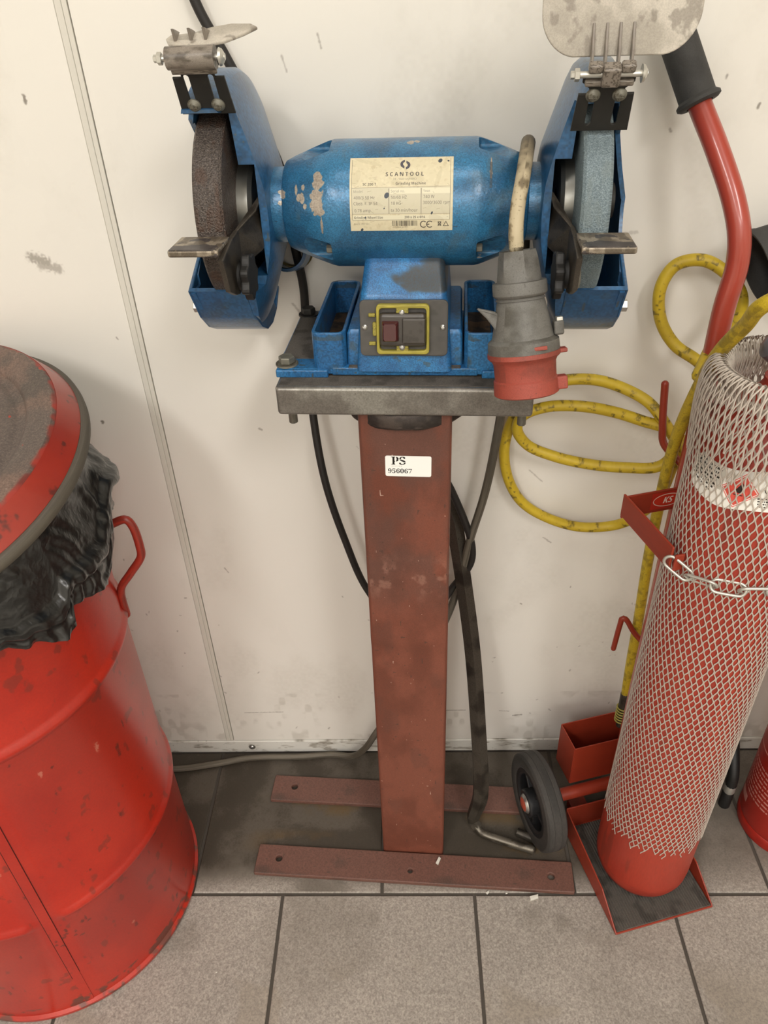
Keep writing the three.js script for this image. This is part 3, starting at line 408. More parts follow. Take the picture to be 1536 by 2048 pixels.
  const knobShape = []; for (let i = 0; i < 64; i++) { const a = i / 64 * Math.PI * 2, r = 0.0195 + 0.0022 * Math.cos(a * 7); knobShape.push([r * Math.cos(a), r * Math.sin(a)]); }
  const restMat = std({ map: tex(512, 512, (u, v) => { const n = fbm(u * 7, v * 7, 5, 7), f = vn(u * 160, v * 160, 160); return mix3(mix3(hex(0xa09584), hex(0x6c6254), sst(0.35, 0.6, fbm(u * 10 + 4, v * 4, 4))), hex(0x38353a), sst(0.5, 0.53, n) * 0.7).map(q => q * (0.92 + 0.16 * f)); }), metalness: 0.5, roughness: 0.42 });
  const shieldTex = tex(512, 512, (u, v) => { const n = fbm(u * 6, v * 5, 5, 30), m2 = fbm(u * 14 + 3, v * 10, 5), f = vn(u * 200, v * 200); let c = mix3(hex(0xc9c1b3), hex(0xaaa294), sst(0.35, 0.7, n)); c = mix3(c, hex(0x7c7367), 0.55 * sst(0.58, 0.72, m2)); return c.map(q => q * (0.95 + 0.1 * f)); });
  const shieldMat = phys({ map: shieldTex, roughness: 0.4, transmission: 0.12, thickness: 0, clearcoat: 0.2 });
  const hingeMat = phys({ map: wear(0x8c8378, 0x4e463c, 0.85, 9, 0.5), roughness: 0.4, transmission: 0.1, thickness: 0 });
  for (const s of [-1, 1]) {
    const F = s > 0 ? (q => clean(q)) : mirrorX;
    const gd = part('wheel_guard', s > 0 ? guardR : guardL, M.blueCast, gr);
    // worn steel edge band at the motor side, cover bolt, dust port
    const cb = part('cover_bolt', F(merge([at(hexNut(0.0062, 0.009), 0.2165, AY - 0.091, AZ + 0.037)])), M.zinc, gd);
    const pt = part('dust_port', F((() => { const q = lathe([[0.02, 0], [0.0235, 0.001], [0.0235, 0.035], [0.019, 0.036], [0.019, 0.002]], 32); q.scale(1, 0.9, 1); q.rotateX(-(Math.PI / 2 + 0.3)); return at(q, 0.1425, 0.947, -0.118); })()), M.blueCast, gd);
    part('port_ring', F(at(new THREE.TorusGeometry(0.0225, 0.0028, 10, 32).rotateX(0.3), 0.1425, 0.9375, -0.149)), M.brass, gd, 'dull brass ring');
    // grinding wheel with flanges
    const wh = part('grinding_wheel', at(F(uvWheel(s > 0 ? wheel(0.1575, 0.183) : wheel(0.1595, 0.1865))), 0, AY, AZ), s > 0 ? fine : coarse, gr, s > 0 ? 'fine blue-grey grinding wheel' : 'coarse dark brown grinding wheel');
    part('wheel_flange', at(F(latheX([[0.012, 0.1455], [0.041, 0.1455], [0.045, 0.149], [0.0455, s > 0 ? 0.1575 : 0.1595], [0.01, s > 0 ? 0.1575 : 0.1595]], 48)), 0, AY, AZ), std({ color: 0x8f8e88, metalness: 0.85, roughness: 0.34 }), wh, 'bright steel flange');
    part('outer_flange', at(F(latheX([[0.01, s > 0 ? 0.183 : 0.1865], [0.05, s > 0 ? 0.183 : 0.1865], [0.049, 0.1895], [0.018, 0.1905], [0.016, 0.2], [0.0, 0.2]], 40)), 0, AY, AZ), M.blackSteel, wh);
    // tool rest: plate with turned-down front, joggled arm, clamp knob
    const rest = part('tool_rest', F(uvBox(merge([at(rbox(0.0455, 0.004, 0.042, 0.0018, 3), 0.1765, 1.0105, 0.079), at(rbox(0.0455, 0.0062, 0.0042, 0.002, 3), 0.1765, 1.0092, 0.0985)]), 0.08)), restMat, gr, 'worn steel tool rest');
    const armA = poly([[-0.1, 1.003], [-0.064, 1.0105], [-0.036, 1.012], [-0.036, 0.98], [-0.045, 0.964], [-0.058, 0.959], [-0.07, 0.962], [-0.09, 0.972], [-0.095, 0.99]].map(q => [q[0], q[1]]), 0.005, 0.0012).rotateY(Math.PI / 2).translate(0.1535, 0, 0);
    const armB = poly([[0.038, 1.012], [0.038, 0.978], [0.012, 0.986], [-0.018, 0.99], [-0.02, 1.03], [0.0, 1.032], [0.016, 1.024]].map(q => [-q[0], q[1]]), 0.004, 0.001).rotateY(Math.PI / 2);
    { const p = armB.attributes.position; for (let i = 0; i < p.count; i++) p.setX(i, p.getX(i) + mix(0.1375, 0.1535, sst(0.008, 0.04, p.getZ(i)))); armB.computeVertexNormals(); }
    part('rest_arm', F(uvBox(merge([armA, armB]), 0.1)), M.iron, rest);
    part('clamp_knob', F(merge([poly(knobShape, 0.0085, 0.0018).rotateY(Math.PI / 2).translate(0.1425, 0.974, 0.053), latheX([[0, 0.1425], [0.0115, 0.1425], [0.0125, 0.151], [0, 0.151]], 28).translate(0, 0.974, 0.053)])), M.black, rest, 'black lobed clamp knob');
    part('clamp_bolt', F(latheX([[0, 0.1555], [0.014, 0.1555], [0.013, 0.1575], [0.009, 0.161], [0, 0.162]], 24).translate(0, 0.974, 0.06)), M.dullBolt, rest);
  }
  // eye-shield brackets: slotted black plates leaning outwards; the left one is raised, the right one lowered
  const braPlate = (w, h) => {
    const o = [[-w / 2, 0], [w / 2, 0], [w / 2 - 0.0015, h * 0.66], [w / 2 - 0.009, h * 0.66], [w / 2 - 0.0095, h * 0.75], [w / 2 - 0.003, h * 0.86], [w / 2 - 0.003, h], [-w / 2 + 0.003, h], [-w / 2 + 0.003, h * 0.86], [-w / 2 + 0.0095, h * 0.75], [-w / 2 + 0.009, h * 0.66], [-w / 2 + 0.0015, h * 0.66]];
    return poly(o, 0.0025, 0.0006, [slot(-0.0105, 0.008, 0.034, 0.0023), slot(0.0105, 0.008, 0.034, 0.0023)]);
  };
  for (const [s, x, y, z, low] of [[-1, -0.1655, 1.108, 0.0255, 0], [1, 0.168, 1.0885, 0.0275, 1]]) {
    const b = part('shield_bracket', braPlate(0.047, 0.0515), M.blackSteel, gr, 'slotted black bracket'); b.position.set(x, y, z); b.rotation.set(0.52, 0, s > 0 ? -0.0 : 0.0);
    for (const k of [-1, 1]) part('bracket_screw', at(merge([lathe([[0, 0.0042], [0.003, 0.0038], [0.0058, 0.001], [0.006, 0]], 20).rotateX(Math.PI / 2), at(rbox(0.0062, 0.0009, 0.0008, 0.0002, 1), 0, 0, 0.004), at(rbox(0.0009, 0.0062, 0.0008, 0.0002, 1), 0, 0, 0.004)]), k * 0.0105, low ? 0.0335 : 0.009, 0.0014), M.dullBolt, b);
    part('hinge_pin', merge([at(latheX([[0, -0.028], [0.0025, -0.028], [0.0025, 0.028], [0, 0.028]], 12), 0, 0.0525, 0.003), at(hexNut(0.0048, 0.004), -0.026, 0.0525, 0.003), at(hexNut(0.003, 0.004), -0.029, 0.0525, 0.003), at(latheX([[0, 0], [0.0068, 0], [0.006, 0.002], [0.003, 0.004], [0, 0.0045]], 20), 0.0235, 0.0525, 0.003)]), M.zinc, b);
    part('hinge_barrel', low ? merge([at(rbox(0.014, 0.016, 0.011, 0.002), 0.0, 0.0525, 0.004), at(rbox(0.038, 0.005, 0.006, 0.0015), 0, 0.0455, 0.0025), at(rbox(0.011, 0.007, 0.008, 0.002), -0.0125, 0.0585, 0.003), at(rbox(0.011, 0.007, 0.008, 0.002), 0.0125, 0.0585, 0.003)]) : merge([at(latheX([[0, -0.02], [0.0085, -0.02], [0.0088, 0.02], [0, 0.02]], 28), 0, 0.0525, 0.003), at(rbox(0.038, 0.008, 0.003, 0.001), 0, 0.0445, 0.0055)]), hingeMat, b, 'clear plastic hinge barrel');
  }
  // right shield: upright cloudy plate above its hinge
  const sh = part('eye_shield', (() => { const o = rrect(-0.0625, 0, 0.0625, 0.1, 0.026, 10); o.forEach(p => { p[1] -= 0.006 * Math.cos(p[0] / 0.0625 * 1.5) * (p[1] < 0.05 ? 1 : 0); p[0] *= 1 - 0.03 * (1 - clamp(p[1] / 0.1)); }); const q = poly(o, 0.0026, 0.0009); const p = q.attributes.position, uv = q.attributes.uv; for (let i = 0; i < p.count; i++) uv.setXY(i, p.getX(i) * 7 + 0.5, p.getY(i) * 7 + 0.15); return q; })(), shieldMat, gr, 'scratched cloudy upright eye shield'); sh.position.set(0.175, 1.1465, 0.034); sh.rotation.x = -0.12;
  for (let i = 0; i < 4; i++) part('rib', poly([[0, -0.014], [0.0075, -0.014], [0.0075, 0.0], [0.004, 0.008], [0.0014, 0.019], [0, 0.019]], 0.0022, 0.0006).rotateY(-Math.PI / 2).translate(-0.0205 + i * 0.0103, 0.0, 0.001), hingeMat, sh);
  // left shield: broken off to a short blade, seen almost edge-on
  const bl = part('eye_shield', (() => { const q = poly([[-0.022, 0.004], [-0.019, 0.01], [0.0, 0.012], [0.014, 0.02], [0.03, 0.024], [0.046, 0.022], [0.052, 0.016], [0.042, 0.006], [0.028, -0.004], [0.012, -0.009], [-0.018, -0.006]], 0.003, 0.001); const p = q.attributes.position, uv = q.attributes.uv; for (let i = 0; i < p.count; i++) uv.setXY(i, p.getX(i) * 7, p.getY(i) * 7); return q; })(), shieldMat, gr, 'broken blade-like remainder of the left eye shield'); bl.position.set(-0.1665, 1.1625, 0.042); bl.rotation.set(-1.2, 0, 0.05);
  for (const x of [-0.013, 0.0, 0.012]) part('rib', poly([[0, -0.004], [0.01, -0.004], [0.006, 0.003], [0.0, 0.012]], 0.0024, 0.0006).rotateY(-Math.PI / 2).translate(x, 0.002, 0.0012), hingeMat, bl);
}

// ------------------------------------------------------------------ the plug hanging over the motor
{
  const t = thing('power_plug', 'grey and red industrial power plug hanging in front of the blue grinder', 'plug', [0, 0, 0]);
  const top = new THREE.Vector3(0.1045, 0.9975, 0.058), bot = new THREE.Vector3(0.1195, 0.873, 0.091);
  const f = new THREE.Group(); const toW = v => v.clone().applyAxisAngle(new THREE.Vector3(0, 1, 0), STH).add(V(SO));
  const a = toW(top), b = toW(bot), dir = b.clone().sub(a).normalize();
  t.position.copy(a); t.quaternion.setFromUnitVectors(new THREE.Vector3(0, -1, 0), dir);
  // gland cap with scalloped grips
  const cap = (() => { const P = [], I = [], n = 72, rows = [[-0.002, 0.0145, 0], [0, 0.0165, 0.4], [-0.006, 0.0182, 1], [-0.014, 0.0192, 0.8], [-0.022, 0.0198, 0.1], [-0.028, 0.0202, 0]]; rows.forEach(([y, r, k]) => { for (let i = 0; i < n; i++) { const q = i / n * Math.PI * 2, w = Math.pow(Math.abs(Math.cos(q * 3 + 0.5)), 0.7); const rr = r - 0.0036 * k * w; P.push(rr * Math.cos(q), y, rr * Math.sin(q)); } }); for (let k = 0; k < rows.length - 1; k++) for (let i = 0; i < n; i++) { const a0 = k * n + i, b0 = k * n + (i + 1) % n; I.push(a0, b0, a0 + n, b0, b0 + n, a0 + n); } const g = new THREE.BufferGeometry(); g.setAttribute('position', new THREE.Float32BufferAttribute(P, 3)); g.setIndex(I); return crease(g, 0.7); })();
  part('cable_gland', uvBox(merge([cap, at(lathe([[0, -0.004], [0.0145, -0.003], [0.0145, -0.002], [0.007, -0.002], [0.007, -0.0022]], 30), 0, 0, 0)]), 0.12), M.greyPlastic, t, 'grey ribbed cable gland');
  part('gland_collar', uvBox(lathe([[0.018, -0.026], [0.0238, -0.0265], [0.0245, -0.028], [0.0245, -0.037], [0.0235, -0.0385], [0.021, -0.04], [0.0225, -0.042], [0.018, -0.043]], 6 * 8, 0.5), 0.12), M.greyPlastic, t);
  part('plug_body', uvBox(merge([lathe([[0.016, -0.041], [0.021, -0.042], [0.0222, -0.046], [0.0262, -0.066], [0.0285, -0.076], [0.031, -0.0775], [0.0325, -0.079], [0.033, -0.0885], [0.0, -0.089]], 40, 0.5), at(poly([[0, 0], [0.006, 0.004], [0.02, 0.0085], [0.021, 0.0075], [0.013, -0.002], [0.004, -0.016], [0, -0.018]].map(q => [-q[0], q[1]]), 0.007, 0.0015), -0.019, -0.0535, 0.004), at(rbox(0.009, 0.013, 0.012, 0.002), 0.0315, -0.07, 0.006)]), 0.12), M.greyPlastic, t, 'grey conical plug body');
  part('latch_screw', at(rbox(0.006, 0.004, 0.008, 0.001), 0.0325, -0.0625, 0.007), M.zinc, t);
  part('red_sleeve', uvBox(merge([lathe([[0.03, -0.088], [0.0335, -0.0885], [0.0338, -0.0925], [0.0325, -0.094], [0.0305, -0.0955], [0.0288, -0.099], [0.0285, -0.113], [0.0298, -0.1145], [0.0303, -0.1275], [0.0285, -0.1288], [0.0265, -0.1285], [0.026, -0.105], [0, -0.105]], 48, 0.5), at(rbox(0.012, 0.0125, 0.012, 0.0018), 0.0315, -0.1205, 0.004), at(rbox(0.01, 0.004, 0.012, 0.0012), 0.0335, -0.091, 0.004)]), 0.12), M.redPlastic, t, 'orange-red plug sleeve');
  part('slot_insert', at(rbox(0.013, 0.0035, 0.002, 0.0006), 0.0105, -0.0835, 0.0312).rotateY(0.0), M.redPlastic, t);
  for (const k of [0, 1, 2, 3]) part('contact_pin', at(cyl(0.0026, 0.018, 12), 0.014 * Math.cos(k * 1.571 + 0.6), -0.116, 0.014 * Math.sin(k * 1.571 + 0.6)), M.brass, t);
  // dirty white cord going over the motor neck; modelled in the grinder frame, then brought into the plug's frame
  const cord = [[0.1035, 1.0, 0.0575], [0.1025, 1.012, 0.0545], [0.1035, 1.03, 0.043], [0.1075, 1.05, 0.026], [0.1115, 1.066, 0.0], [0.114, 1.071, -0.02], [0.116, 1.064, -0.05], [0.118, 1.045, -0.085], [0.122, 1.0, -0.11], [0.125, 0.93, -0.12], [0.12, 0.885, -0.118]];
  const inv = new THREE.Matrix4().compose(t.position, t.quaternion, new THREE.Vector3(1, 1, 1)).invert();
  const pts = cord.map(q => { const v = toW(V(q)).applyMatrix4(inv); return [v.x, v.y, v.z]; });
  const ct = tex(512, 64, (u, v) => { const n = fbm(u * 40, v * 4, 5), f = vn(u * 300, v * 30); const k = sst(0.1, 0.34, u + 0.14 * (n - 0.5)); return mix3(mix3(hex(0xb9ab8d), hex(0x6e6047), 0.8 * sst(0.52, 0.72, n) + (f > 0.9 ? 0.5 : 0)), hex(0x4a4132), k * 0.85); });
  part('cord', tube(pts, 0.0066, 90, 14), std({ map: ct, roughness: 0.6 }), t, 'dirty cream cable');
}

// ------------------------------------------------------------------ cables, crowbar, crumbs on the floor
one('black_cable', tube([[-0.215, 1.28, 0.014], [-0.205, 1.19, 0.014], [-0.181, 1.137, 0.012], [-0.155, 1.08, 0.011], [-0.131, 1.01, 0.016], [-0.128, 0.95, 0.02], [-0.123, 0.893, 0.014], [-0.126, 0.82, 0.016], [-0.1235, 0.734, 0.035], [-0.114, 0.642, 0.05], [-0.093, 0.539, 0.05], [-0.065, 0.444, 0.05], [-0.025, 0.39, 0.06], [0.03, 0.4, 0.06], [0.0623, 0.4466, 0.05], [0.087, 0.49, 0.05], [0.0897, 0.5173, 0.05], [0.08, 0.56, 0.05], [0.0591, 0.6177, 0.05], [0.035, 0.68, 0.06], [0.03, 0.79, 0.07], [0.03, 0.82, 0.072]], 0.0052, 220, 10), M.cableBlack, 'thin black cable hanging behind the grinder and its pedestal', 'cable');
one('grey_cable', tube([[0.125, 0.84, 0.045], [0.123, 0.79, 0.05], [0.1178, 0.7283, 0.05], [0.104, 0.62, 0.05], [0.0856, 0.5355, 0.05], [0.0607, 0.4065, 0.05], [0.01, 0.27, 0.055], [-0.04, 0.16, 0.052], [-0.0623, 0.1187, 0.05], [-0.09, 0.05, 0.036], [-0.115, 0.013, 0.022], [-0.15, 0.0062, 0.013], [-0.2126, 0.006, 0.017], [-0.3064, 0.006, 0.0196], [-0.37, 0.006, 0.0325], [-0.4427, 0.006, 0.0429], [-0.62, 0.006, 0.03], [-0.9, 0.006, 0.03]], 0.0058, 220, 10), M.cableGrey, 'dusty grey cable crossing behind the pedestal and along the wall base', 'cable');
{
  const c = thing('crowbar', 'dark hexagonal steel crowbar leaning on the wall right of the pedestal', 'crowbar');
  const pts = [[0.045, 0.597, 0.022], [0.0535, 0.585, 0.022], [0.0625, 0.558, 0.024], [0.069, 0.52, 0.034], [0.077, 0.468, 0.05], [0.0925, 0.35, 0.083], [0.1045, 0.2, 0.123], [0.110, 0.11, 0.147], [0.1085, 0.07, 0.153], [0.101, 0.036, 0.156], [0.0985, 0.02, 0.158], [0.106, 0.011, 0.166]].map(V);
  const cv = new THREE.CatmullRomCurve3(pts), n = 90, fr = cv.computeFrenetFrames(n), P = [], I = []; let up = new THREE.Vector3(1, 0, 0);
  for (let i = 0; i <= n; i++) { const p = cv.getPointAt(i / n), t = cv.getTangentAt(i / n); const bx = up.clone().sub(t.clone().multiplyScalar(up.dot(t))).normalize(), by = t.clone().cross(bx); const e = Math.min(1, 0.55 + i / 14, 0.72 + (n - i) / 40); for (let k = 0; k < 6; k++) { const a = k * Math.PI / 3 + Math.PI / 6, r = 0.0138 * e; P.push(p.x + r * (Math.cos(a) * bx.x + Math.sin(a) * by.x), p.y + r * (Math.cos(a) * bx.y + Math.sin(a) * by.y), p.z + r * (Math.cos(a) * bx.z + Math.sin(a) * by.z)); } }
  for (let i = 0; i < n; i++) for (let k = 0; k < 6; k++) { const a = i * 6 + k, b = i * 6 + (k + 1) % 6; I.push(a, b, a + 6, b, b + 6, a + 6); }
  for (let k = 1; k < 5; k++) { I.push(0, k + 1, k); I.push(n * 6, n * 6 + k, n * 6 + k + 1); }
  const g = new THREE.BufferGeometry(); g.setAttribute('position', new THREE.Float32BufferAttribute(P, 3)); g.setIndex(I);
  part('bar', uvBox(crease(g, 0.3), 0.15), M.iron, c);
  part('flat_end', uvBox(tube([[0.1, 0.018, 0.159], [0.112, 0.0095, 0.175], [0.14, 0.008, 0.187], [0.17, 0.0085, 0.198], [0.1925, 0.0085, 0.2055]], 0.0072, 40, 8), 0.1), std({ map: wear(0x6b655b, 0x3d372f, 0.8, 8, 0.6), metalness: 0.6, roughness: 0.4 }), c);
}
{
  const st = thing('steel_stub', 'short dirty steel stub lying beside the trolley wheel near the crowbar tip', 'metal stub', [0.186, 0.0075, 0.18]); st.rotation.y = -0.47;
  part('shank', latheX([[0, -0.016], [0.0062, -0.016], [0.007, -0.015], [0.007, 0.014], [0.0062, 0.0155], [0, 0.0155]], 18), M.iron, st);
  const crumb = (x, y, z, s, ry, label, long = 1) => { const g = poly([[-s * long, -s * 0.5], [s * 0.7 * long, -s * 0.62], [s * long, s * 0.3], [-s * 0.8 * long, s * 0.6]], s * 0.9, s * 0.12); const o = one('plastic_chip', g.rotateX(-Math.PI / 2), M.glass, label, 'chip'); o.position.set(x, y + s * 0.45, z); o.rotation.y = ry; };
  crumb(0.186, 0, 0.2822, 0.0052, 0.35, 'larger pale chip on the floor in front of the right foot bar end', 1.5);
  crumb(0.1137, 0, 0.2741, 0.003, 0.8, 'small pale crumb in the joint left of the larger chip');
  crumb(0.1436, 0, 0.2749, 0.0018, 0.3, 'tiny white speck between the two pale chips before the foot bar');
  crumb(0.0375, 0.008, 0.2255, 0.0042, 1.2, 'slim pale sliver lying on the front foot bar beside the post', 1.6);
  crumb(-0.2972, 0, 0.3938, 0.0013, 0.3, 'tiny white speck on the front tile near the red drum');
}

// ------------------------------------------------------------------ red drum with bag and lid
{
  const cx = -0.562, cz = 0.258, r = 0.2;
  const d = thing('waste_drum', 'large red steel drum bin in the left corner with pressed hoops', 'drum', [cx, 0, cz]);
  const scr = []; for (let i = 0; i < 46; i++) scr.push([RR(-0.9, 1.4), RR(0.02, 0.62), RR(0.001, 0.0035), RR(0.002, 0.009), rnd()]);
  for (let i = 0; i < 10; i++) scr.push([0.62 + RR(-0.12, 0.12), 0.175 + RR(-0.03, 0.02), RR(0.0015, 0.004), RR(0.002, 0.006), 0.1]);
  const dt = tex(2048, 1024, (u, v) => {      // u: angle from +z towards +x over a full turn, v: height 0..0.74
    const a = u * Math.PI * 2, an = a > Math.PI ? a - 2 * Math.PI : a, y = v * 0.74, x = an * 0.2, f = vn(x * 700 + 900, y * 700), n = fbm(x * 14 + 30, y * 14, 5);
    let c = mix3(hex(0xb42a18), hex(0xa82314), sst(0.35, 0.7, n)); c = c.map(q => q * (0.97 + 0.06 * f));
    for (const s of scr) { const dx = (x - s[0] * 0.2) / s[2], dy = (y - s[1]) / s[3]; if (dx * dx + dy * dy < 4) { const k = sst(1.1, 0.5, Math.hypot(dx, dy) + 1.1 * (vn(x * 900 + 50, y * 900) - 0.5)); c = mix3(c, s[4] < 0.72 ? hex(0x5f1c14) : hex(0xcf8a78), k * 0.7); } }
    c = mix3(c, hex(0x6e2a20), 0.5 * sst(0.70, 0.78, fbm(x * 70 + 7, y * 50 + 3, 5)));
    const low = y < 0.03 ? sst(0.45, 0.6, fbm(x * 60, y * 60 + 4, 4)) * 0.7 : 0; return mix3(c, hex(0x4c3a33), low);
  });
  const prof = [[0.0, 0.004], [0.198, 0.004], [0.2025, 0.0], [0.2045, 0.004], [0.2045, 0.009], [0.2005, 0.013]];
  for (const hy of [0.232, 0.536]) prof.push([r, hy - 0.012], [0.2025, hy - 0.0075], [0.2052, hy - 0.003], [0.2058, hy], [0.2052, hy + 0.003], [0.2025, hy + 0.0075], [r, hy + 0.012]);
  prof.push([r, 0.72], [0.2035, 0.723], [0.2035, 0.729], [0.198, 0.73], [0.197, 0.02]);
  let g = new THREE.LatheGeometry(prof.map(p => new THREE.Vector2(Math.max(p[0], 1e-5), p[1])), 160);
  const SA = 0.478;                           // seam angle from +z towards +x
  { const p = g.attributes.position; for (let i = 0; i < p.count; i++) { const x = p.getX(i), z = p.getZ(i), R = Math.hypot(x, z), a = Math.atan2(x, z); if (p.getY(i) > 0.02 && R > 0.1995 && R < 0.21) { const k = sst(0.13, 0.05, Math.abs(a - SA)); const R2 = mix(R, r, k); p.setX(i, x * R2 / R); p.setZ(i, z * R2 / R); } } }
  g = crease(g, 0.7); { const p = g.attributes.position, uv = g.attributes.uv; for (let i = 0; i < p.count; i++) uv.setY(i, p.getY(i) / 0.74); }
  const drumMat = phys({ map: dt, roughness: 0.36, clearcoat: 0.3, clearcoatRoughness: 0.22 });
  part('body', g, drumMat, d);
  // lap seam: a slightly proud strip with a dark groove on each side
  const strip = (a0, a1, R, y0, y1) => { const P = [], I = []; for (let i = 0; i <= 8; i++) { const a = mix(a0, a1, i / 8); for (const [q, y] of [[R - 0.002, y0], [R, y0], [R, y1], [R - 0.002, y1]]) P.push(q * Math.sin(a), y, q * Math.cos(a)); } for (let i = 0; i < 8; i++) for (let k = 0; k < 4; k++) { const a = i * 4 + k, b = i * 4 + (k + 1) % 4; I.push(a, a + 4, b, b, a + 4, b + 4); } for (const o of [0, 32]) I.push(o, o + 1, o + 2, o, o + 2, o + 3); const q = new THREE.BufferGeometry(); q.setAttribute('position', new THREE.Float32BufferAttribute(P, 3)); q.setIndex(I); const e = crease(q, 0.4); const p = e.attributes.position, uv = new Float32Array(p.count * 2); for (let i = 0; i < p.count; i++) { uv[2 * i] = Math.atan2(p.getX(i), p.getZ(i)) / (2 * Math.PI) + 0.02; uv[2 * i + 1] = p.getY(i) / 0.74; } e.setAttribute('uv', new THREE.BufferAttribute(uv, 2)); return e; };
  part('seam_strip', strip(SA - 0.028, SA + 0.028, 0.2014, 0.013, 0.72), drumMat, d);
  const groove = std({ color: 0x4a1510, roughness: 0.8 }); part('seam_gap', strip(SA - 0.034, SA - 0.028, 0.2003, 0.013, 0.72), groove, d); part('seam_gap', strip(SA + 0.028, SA + 0.032, 0.2003, 0.013, 0.72), groove, d);
  const L = (x, y, z) => [x - cx, y, z - cz];
  part('bail_handle', tube([L(-0.372, 0.664, 0.19), L(-0.3535, 0.676, 0.19), L(-0.3365, 0.6815, 0.19), L(-0.331, 0.672, 0.19), L(-0.3287, 0.64, 0.19), L(-0.3305, 0.626, 0.19), L(-0.3488, 0.6002, 0.19), L(-0.3655, 0.578, 0.19), L(-0.3695, 0.566, 0.19), L(-0.3705, 0.53, 0.19)], 0.0052, 70, 10), std({ map: wear(0xa03325, 0x6e2f26, 0.6, 9, 0.4), roughness: 0.4 }), d);

  // black liner bag pulled over the rim
  const bag = (() => {
    const na = 420, nr = 56, P = [], I = [], uv = [], n0 = new THREE.Vector3(-0.105, 1, 0.25).normalize();
    const lidY = (x, z) => 0.7745 - (n0.x * (x + 0.5436 - 0) + n0.z * (z - 0.254)) / n0.y;
    for (let i = 0; i <= na; i++) { const a = i / na * Math.PI * 2;                 // from +z towards +x
      const an = a > Math.PI ? a - 2 * Math.PI : a;
      const HT = [[-3.15, 0.66], [-2, 0.65], [-0.5, 0.66], [0.3, 0.672], [0.7, 0.684], [0.88, 0.683], [0.95, 0.668], [1.03, 0.664], [1.15, 0.65], [1.2, 0.652], [1.215, 0.672], [1.35, 0.664], [1.56, 0.650], [1.66, 0.672], [1.8, 0.70], [2.2, 0.69], [3.15, 0.66]];
      let hem = 0.66; for (let q = 0; q < HT.length - 1; q++) if (an >= HT[q][0] && an <= HT[q + 1][0]) hem = mix(HT[q][1], HT[q + 1][1], (an - HT[q][0]) / (HT[q + 1][0] - HT[q][0])); hem += 0.008 * (vn(a * 11 + 40, 3) - 0.5);
      for (let j = 0; j <= nr; j++) { const t = j / nr;
        const top = lidY(cx + 0.2 * Math.sin(a), cz + 0.2 * Math.cos(a)); const y = mix(top, hem, t);
        const band = 0.70 + 0.1 * Math.sin(an * 2.1 + 0.4);                       // the rolled gather above the hem
        const fold = 0.0016 * Math.sin(a * 70 + 9 * Math.sin(t * 3 + a * 2)) * sst(0, 0.2, t) * sst(0.3, 0.6, vn(a * 6, t * 2)) + 0.007 * (fbm(a * 5 + 7 - t * 3, t * 3 + a * 2, 3) - 0.5) * sst(0, 0.2, t);
        const bulge = 0.014 * sst(0, 0.8, t) + 0.013 * sst(0.22, 0.0, Math.abs(an - 1.93)) * sst(0.3, 0.5, t) * sst(0.9, 0.65, t) + 0.008 * sst(band - 0.1, band, t) * sst(band + 0.14, band + 0.05, t) + sst(band, 1, t) * (0.004 + 0.014 * (fbm(a * 9 + t * 3, t * 6, 3) - 0.35));
        const R = Math.max(0.2062, 0.2065 + bulge + fold); P.push(R * Math.sin(a), y, R * Math.cos(a)); uv.push(a, t); } }
    for (let i = 0; i < na; i++) for (let j = 0; j < nr; j++) { const b = i * (nr + 1) + j; I.push(b, b + 1, b + nr + 1, b + 1, b + nr + 2, b + nr + 1); }
    const q = new THREE.BufferGeometry(); q.setAttribute('position', new THREE.Float32BufferAttribute(P, 3)); q.setAttribute('uv', new THREE.Float32BufferAttribute(uv, 2)); q.setIndex(I); q.computeVertexNormals(); return q;
  })();
  const wr = tex(512, 512, (u, v) => { const a = Math.abs(fbm(u * 12, v * 8, 4, 12) - 0.5) * 2, b = Math.abs(fbm(u * 26 + 5, v * 12, 3, 26) - 0.5) * 2; const k = 1 - 0.6 * a - 0.4 * b; return [k, k, k]; }, false);
  const bm = one('bin_liner', bag, phys({ color: 0x121212, roughness: 0.28, clearcoat: 0.55, clearcoatRoughness: 0.25, side: THREE.DoubleSide, bumpMap: wr, bumpScale: 0.0016 }), 'crumpled black plastic liner bag hanging over the red drum rim', 'bag'); bm.position.set(cx, 0, cz);

  // lid, tipped forward on the bag
  const lid = thing('drum_lid', 'grimy round red lid tipped on the black bag of the drum', 'lid', [-0.5436, 0.782, 0.254]);
  lid.quaternion.setFromUnitVectors(new THREE.Vector3(0, 1, 0), new THREE.Vector3(-0.105, 1, 0.25).normalize());
  const lt = tex(1024, 1024, (u, v) => { const x = (u - 0.5) * 0.42, z = (v - 0.5) * 0.42, R = Math.hypot(x, z), n = fbm(x * 12 + 5, z * 12 + 9, 5), f = vn(x * 900 + 500, z * 900 + 500), sc = fbm(x * 60 + 40, z * 34 + 20, 4);
    let c = mix3(hex(0x5b504a), hex(0x6e5a50), sst(0.4, 0.65, n)); c = mix3(c, hex(0x49443f), 0.7 * sst(0.5, 0.7, fbm(x * 20 + 70, z * 20, 5))); c = c.map(q => q * (0.85 + 0.3 * f)); if (f > 0.93) c = mix3(c, hex(0x8f877c), 0.5);
    c = mix3(c, hex(0xa03a2c), sst(0.775, 0.80, sc)); const rim = sst(0.1868, 0.1915, R + 0.006 * (vn(x * 120 + 9, z * 120) - 0.5)); return mix3(c, mix3(hex(0x9c3226), hex(0x6e2c24), sst(0.4, 0.7, fbm(x * 40, z * 40 + 8, 4))), rim); });
